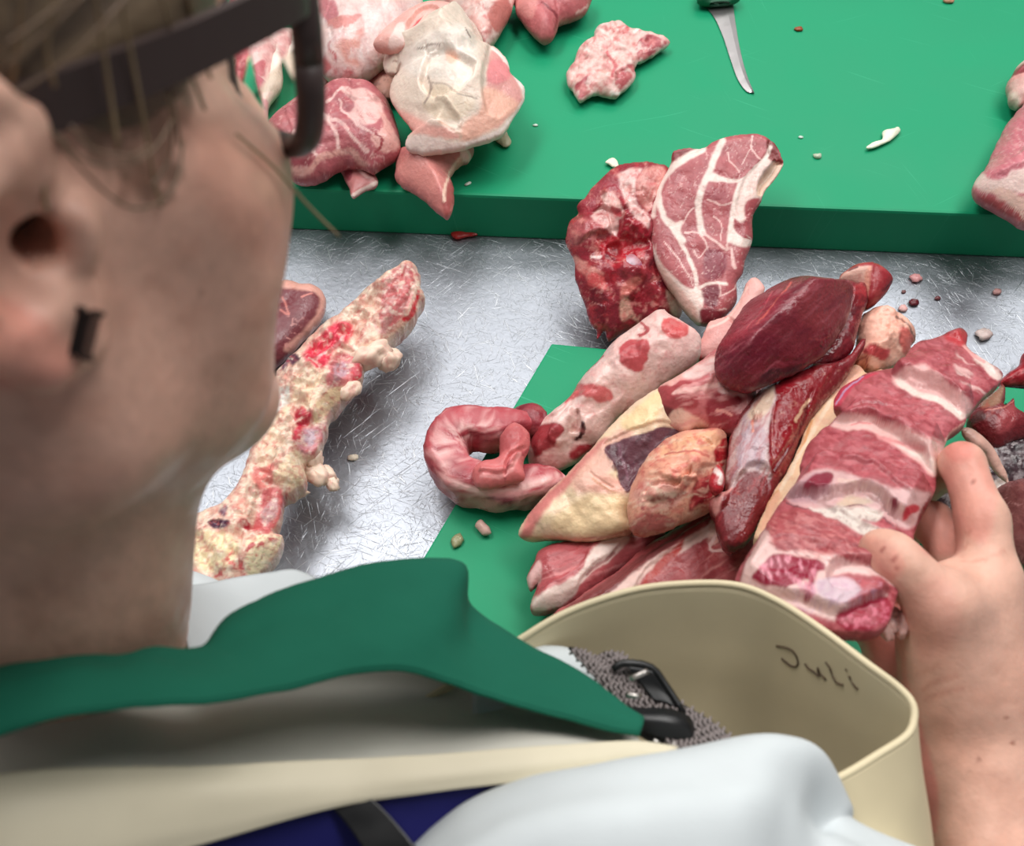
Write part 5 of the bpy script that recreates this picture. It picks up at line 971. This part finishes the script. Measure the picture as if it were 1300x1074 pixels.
def box_part(name, c, ax, half, mat, parent, bev=.001):
    bm = bmesh.new(); bmesh.ops.create_cube(bm, size=2)
    A = np.array(ax); 
    for v_ in bm.verts:
        q = np.array(v_.co)*half; v_.co = Vector(c+A.T@q)
    bmesh.ops.bevel(bm, geom=list(bm.edges), offset=bev, segments=2, affect='EDGES'); bmesh.ops.recalc_face_normals(bm, faces=bm.faces)
    me = bpy.data.meshes.new(name); bm.to_mesh(me); bm.free(); me.materials.append(mat)
    o = bpy.data.objects.new(name, me); COL.objects.link(o)
    return o
uu = CU*.97+CR*.24; uu /= np.linalg.norm(uu); rr_ = np.cross(CF, uu)
er = child(box_part('earring', ea, [rr_, uu, CF], np.array([.0014, .0046, .0014]), M['black_plastic'], None, .0007)); tag(er, 'small black block earring')
for s in (-1, 1):
    bm = bmesh.new(); bmesh.ops.create_uvsphere(bm, u_segments=24, v_segments=14, radius=.0122); me = bpy.data.meshes.new('eye'); bm.to_mesh(me); bm.free()
    me.materials.append(plain('eyeball', (226, 220, 214), .2)); me.polygons.foreach_set('use_smooth', np.ones(len(me.polygons), bool)); o = bpy.data.objects.new('eye', me); COL.objects.link(o); o.location = hd(s*.030, .0645, .012); child(o)
gl = empty('spectacles', Vector(hd(0, .1, .01))); tag(gl, 'dark brown rimmed spectacles worn by the person', 'glasses'); GI = parent_inv(gl)
def gpart(o): o.parent = gl; o.matrix_parent_inverse = GI; return o
GY, GZ = .092, .018
def rim_pts(s):
    out = []
    for t in np.linspace(0, 2*math.pi, 40, endpoint=False):
        x = .0265*np.sign(math.cos(t))*abs(math.cos(t))**.55; z = .025*np.sign(math.sin(t))*abs(math.sin(t))**.62; z -= .010*(.5-s*x/.053)*(z < .005)
        X = s*.036+x; out.append(hd(X, GY-.010*(abs(X)/.06)**2, GZ+z))
    out.append(out[0]); return np.array(out)
for s in (-1, 1):
    rp = rim_pts(s); Vv, F = tube('r', rp, .0034, None, None, n=10, res=1, up=HR[:, 1], flat=1.3); o = mesh_obj('rim', Vv, F, M['brown_frame']); bm_fix(o); gpart(o)
    c = rp[:-1].mean(0); gm = bpy.data.materials.get('lens_glass')
    if gm is None:
        gm, nt, b, N, L = nodes('lens_glass'); b.inputs['Transmission Weight'].default_value = 1; b.inputs['Roughness'].default_value = 0; b.inputs['IOR'].default_value = 1.08; b.inputs['Base Color'].default_value = (1, 1, 1, 1)
    n_ = 40; A = rp[:-1]; off = HR[:, 1]*.0006
    o = mesh_obj('lens', np.vstack([A+off, A-off]), [tuple(range(n_)), tuple(range(2*n_-1, n_-1, -1))]+[(i, (i+1) % n_, (i+1) % n_+n_, i+n_) for i in range(n_)], gm, smooth_=False); bm_fix(o); gpart(o)
    tp = [hd(s*.064, GY-.012, GZ+.018), hd(s*.069, GY-.020, GZ+.018), hd(s*.0745, .04, .0315), hd(s*.0775, .0, .027), hd(s*.080, -.012, .025), hd(s*.080, -.030, .012)]
    Vv, F = tube('t', tp, .0016, None, None, n=10, res=5, up=HR[:, 0], flat=1); C_ = Vv
    # flat bar: tall in the face's up direction
    Cc = smooth(np.array(tp), False, 5); k = len(Cc); Vv = []
    for q in Cc:
        for a_, b_ in ((1, 1), (1, -1), (-1, -1), (-1, 1)): Vv.append(q+HR[:, 0]*a_*.0014+HR[:, 2]*b_*.0052)
    F = [tuple(q) for q in grid_faces(k, 4, False, True)]+[(0, 1, 2, 3), (4*k-1, 4*k-2, 4*k-3, 4*k-4)]
    o = mesh_obj('temple_arm', np.array(Vv), F, M['brown_frame'], smooth_=False); bm_fix(o); gpart(o)
o = mesh_obj('bridge', *tube('b', [hd(-.011, GY, GZ+.008), hd(0, GY+.002, GZ+.011), hd(.011, GY, GZ+.008)], .0022, None, None, up=HR[:, 1]), M['brown_frame']); bm_fix(o); gpart(o)
# ------------------------------------------------------------------ boning knife on the large board
kn_ = empty('boning_knife', Vector(at_z(915, 6, ZB))); tag(kn_, 'boning knife with green handle and curved narrow blade on the large board', 'knife')
KI = parent_inv(kn_)
# outline of the flat blade: back (right side) then edge (left side)
back = un(VB, [(525, 8),(532, 60),(540, 110),(552, 165),(568, 215),(582, 246)]); edge = un(VB, [(455, 20),(478, 50),(500, 100),(518, 155),(538, 210),(562, 243),(582, 246)])
B_ = smooth(back, False, 6); E_ = smooth(edge, False, 6); n = 40
def rs(P_, n): 
    s = np.r_[0, np.cumsum(np.linalg.norm(np.diff(P_, axis=0), axis=1))]; t = np.linspace(0, s[-1], n); return np.stack([np.interp(t, s, P_[:, i]) for i in (0, 1)], 1)
B_, E_ = rs(B_, n), rs(E_, n)
Vv = []
for b_, e_ in zip(B_, E_):
    m_ = (b_*.7+e_*.3); 
    for q, z in ((b_, .0022), (m_, .0026), (e_, .0014), (e_, .0010), (b_, .0006)): Vv.append(at_z(q[0], q[1], ZB+z))
F = [tuple(q) for q in grid_faces(n, 5, False, True)]+[(0, 1, 2, 3, 4), tuple(range(5*n-1, 5*n-6, -1))]
M['blade'] = plain('blade_steel', (176, 172, 172), .32, metal=.9, bump=(70, .35, .001))
o = mesh_obj('blade', np.array(Vv), F, M['blade'], smooth_=False); bm_fix(o); o.parent = kn_; o.matrix_parent_inverse = KI
M['knife_green'] = plain('knife_grip', (20, 96, 66), .5, bump=(200, .2, .0006))
hp = [at_z(*p, ZB+.011) for p in un(VB, [(488, 12),(484, -10),(480, -60),(474, -130),(468, -200),(466, -230)])]
hv = sweep('handle', VB, [(490,10,ZB+.008),(486,-12,ZB+.010),(482,-60,ZB+.011),(476,-130,ZB+.011),(470,-200,ZB+.011),(468,-230,ZB+.010)], [.022,.020,.013,.014,.015,.013], [.007,.009,.0105,.011,.011,.009], (20,96,66), ns=20, parent=kn_, mat=M['knife_green'], lump=(.0002,.02), flat=2.6, wp=0)
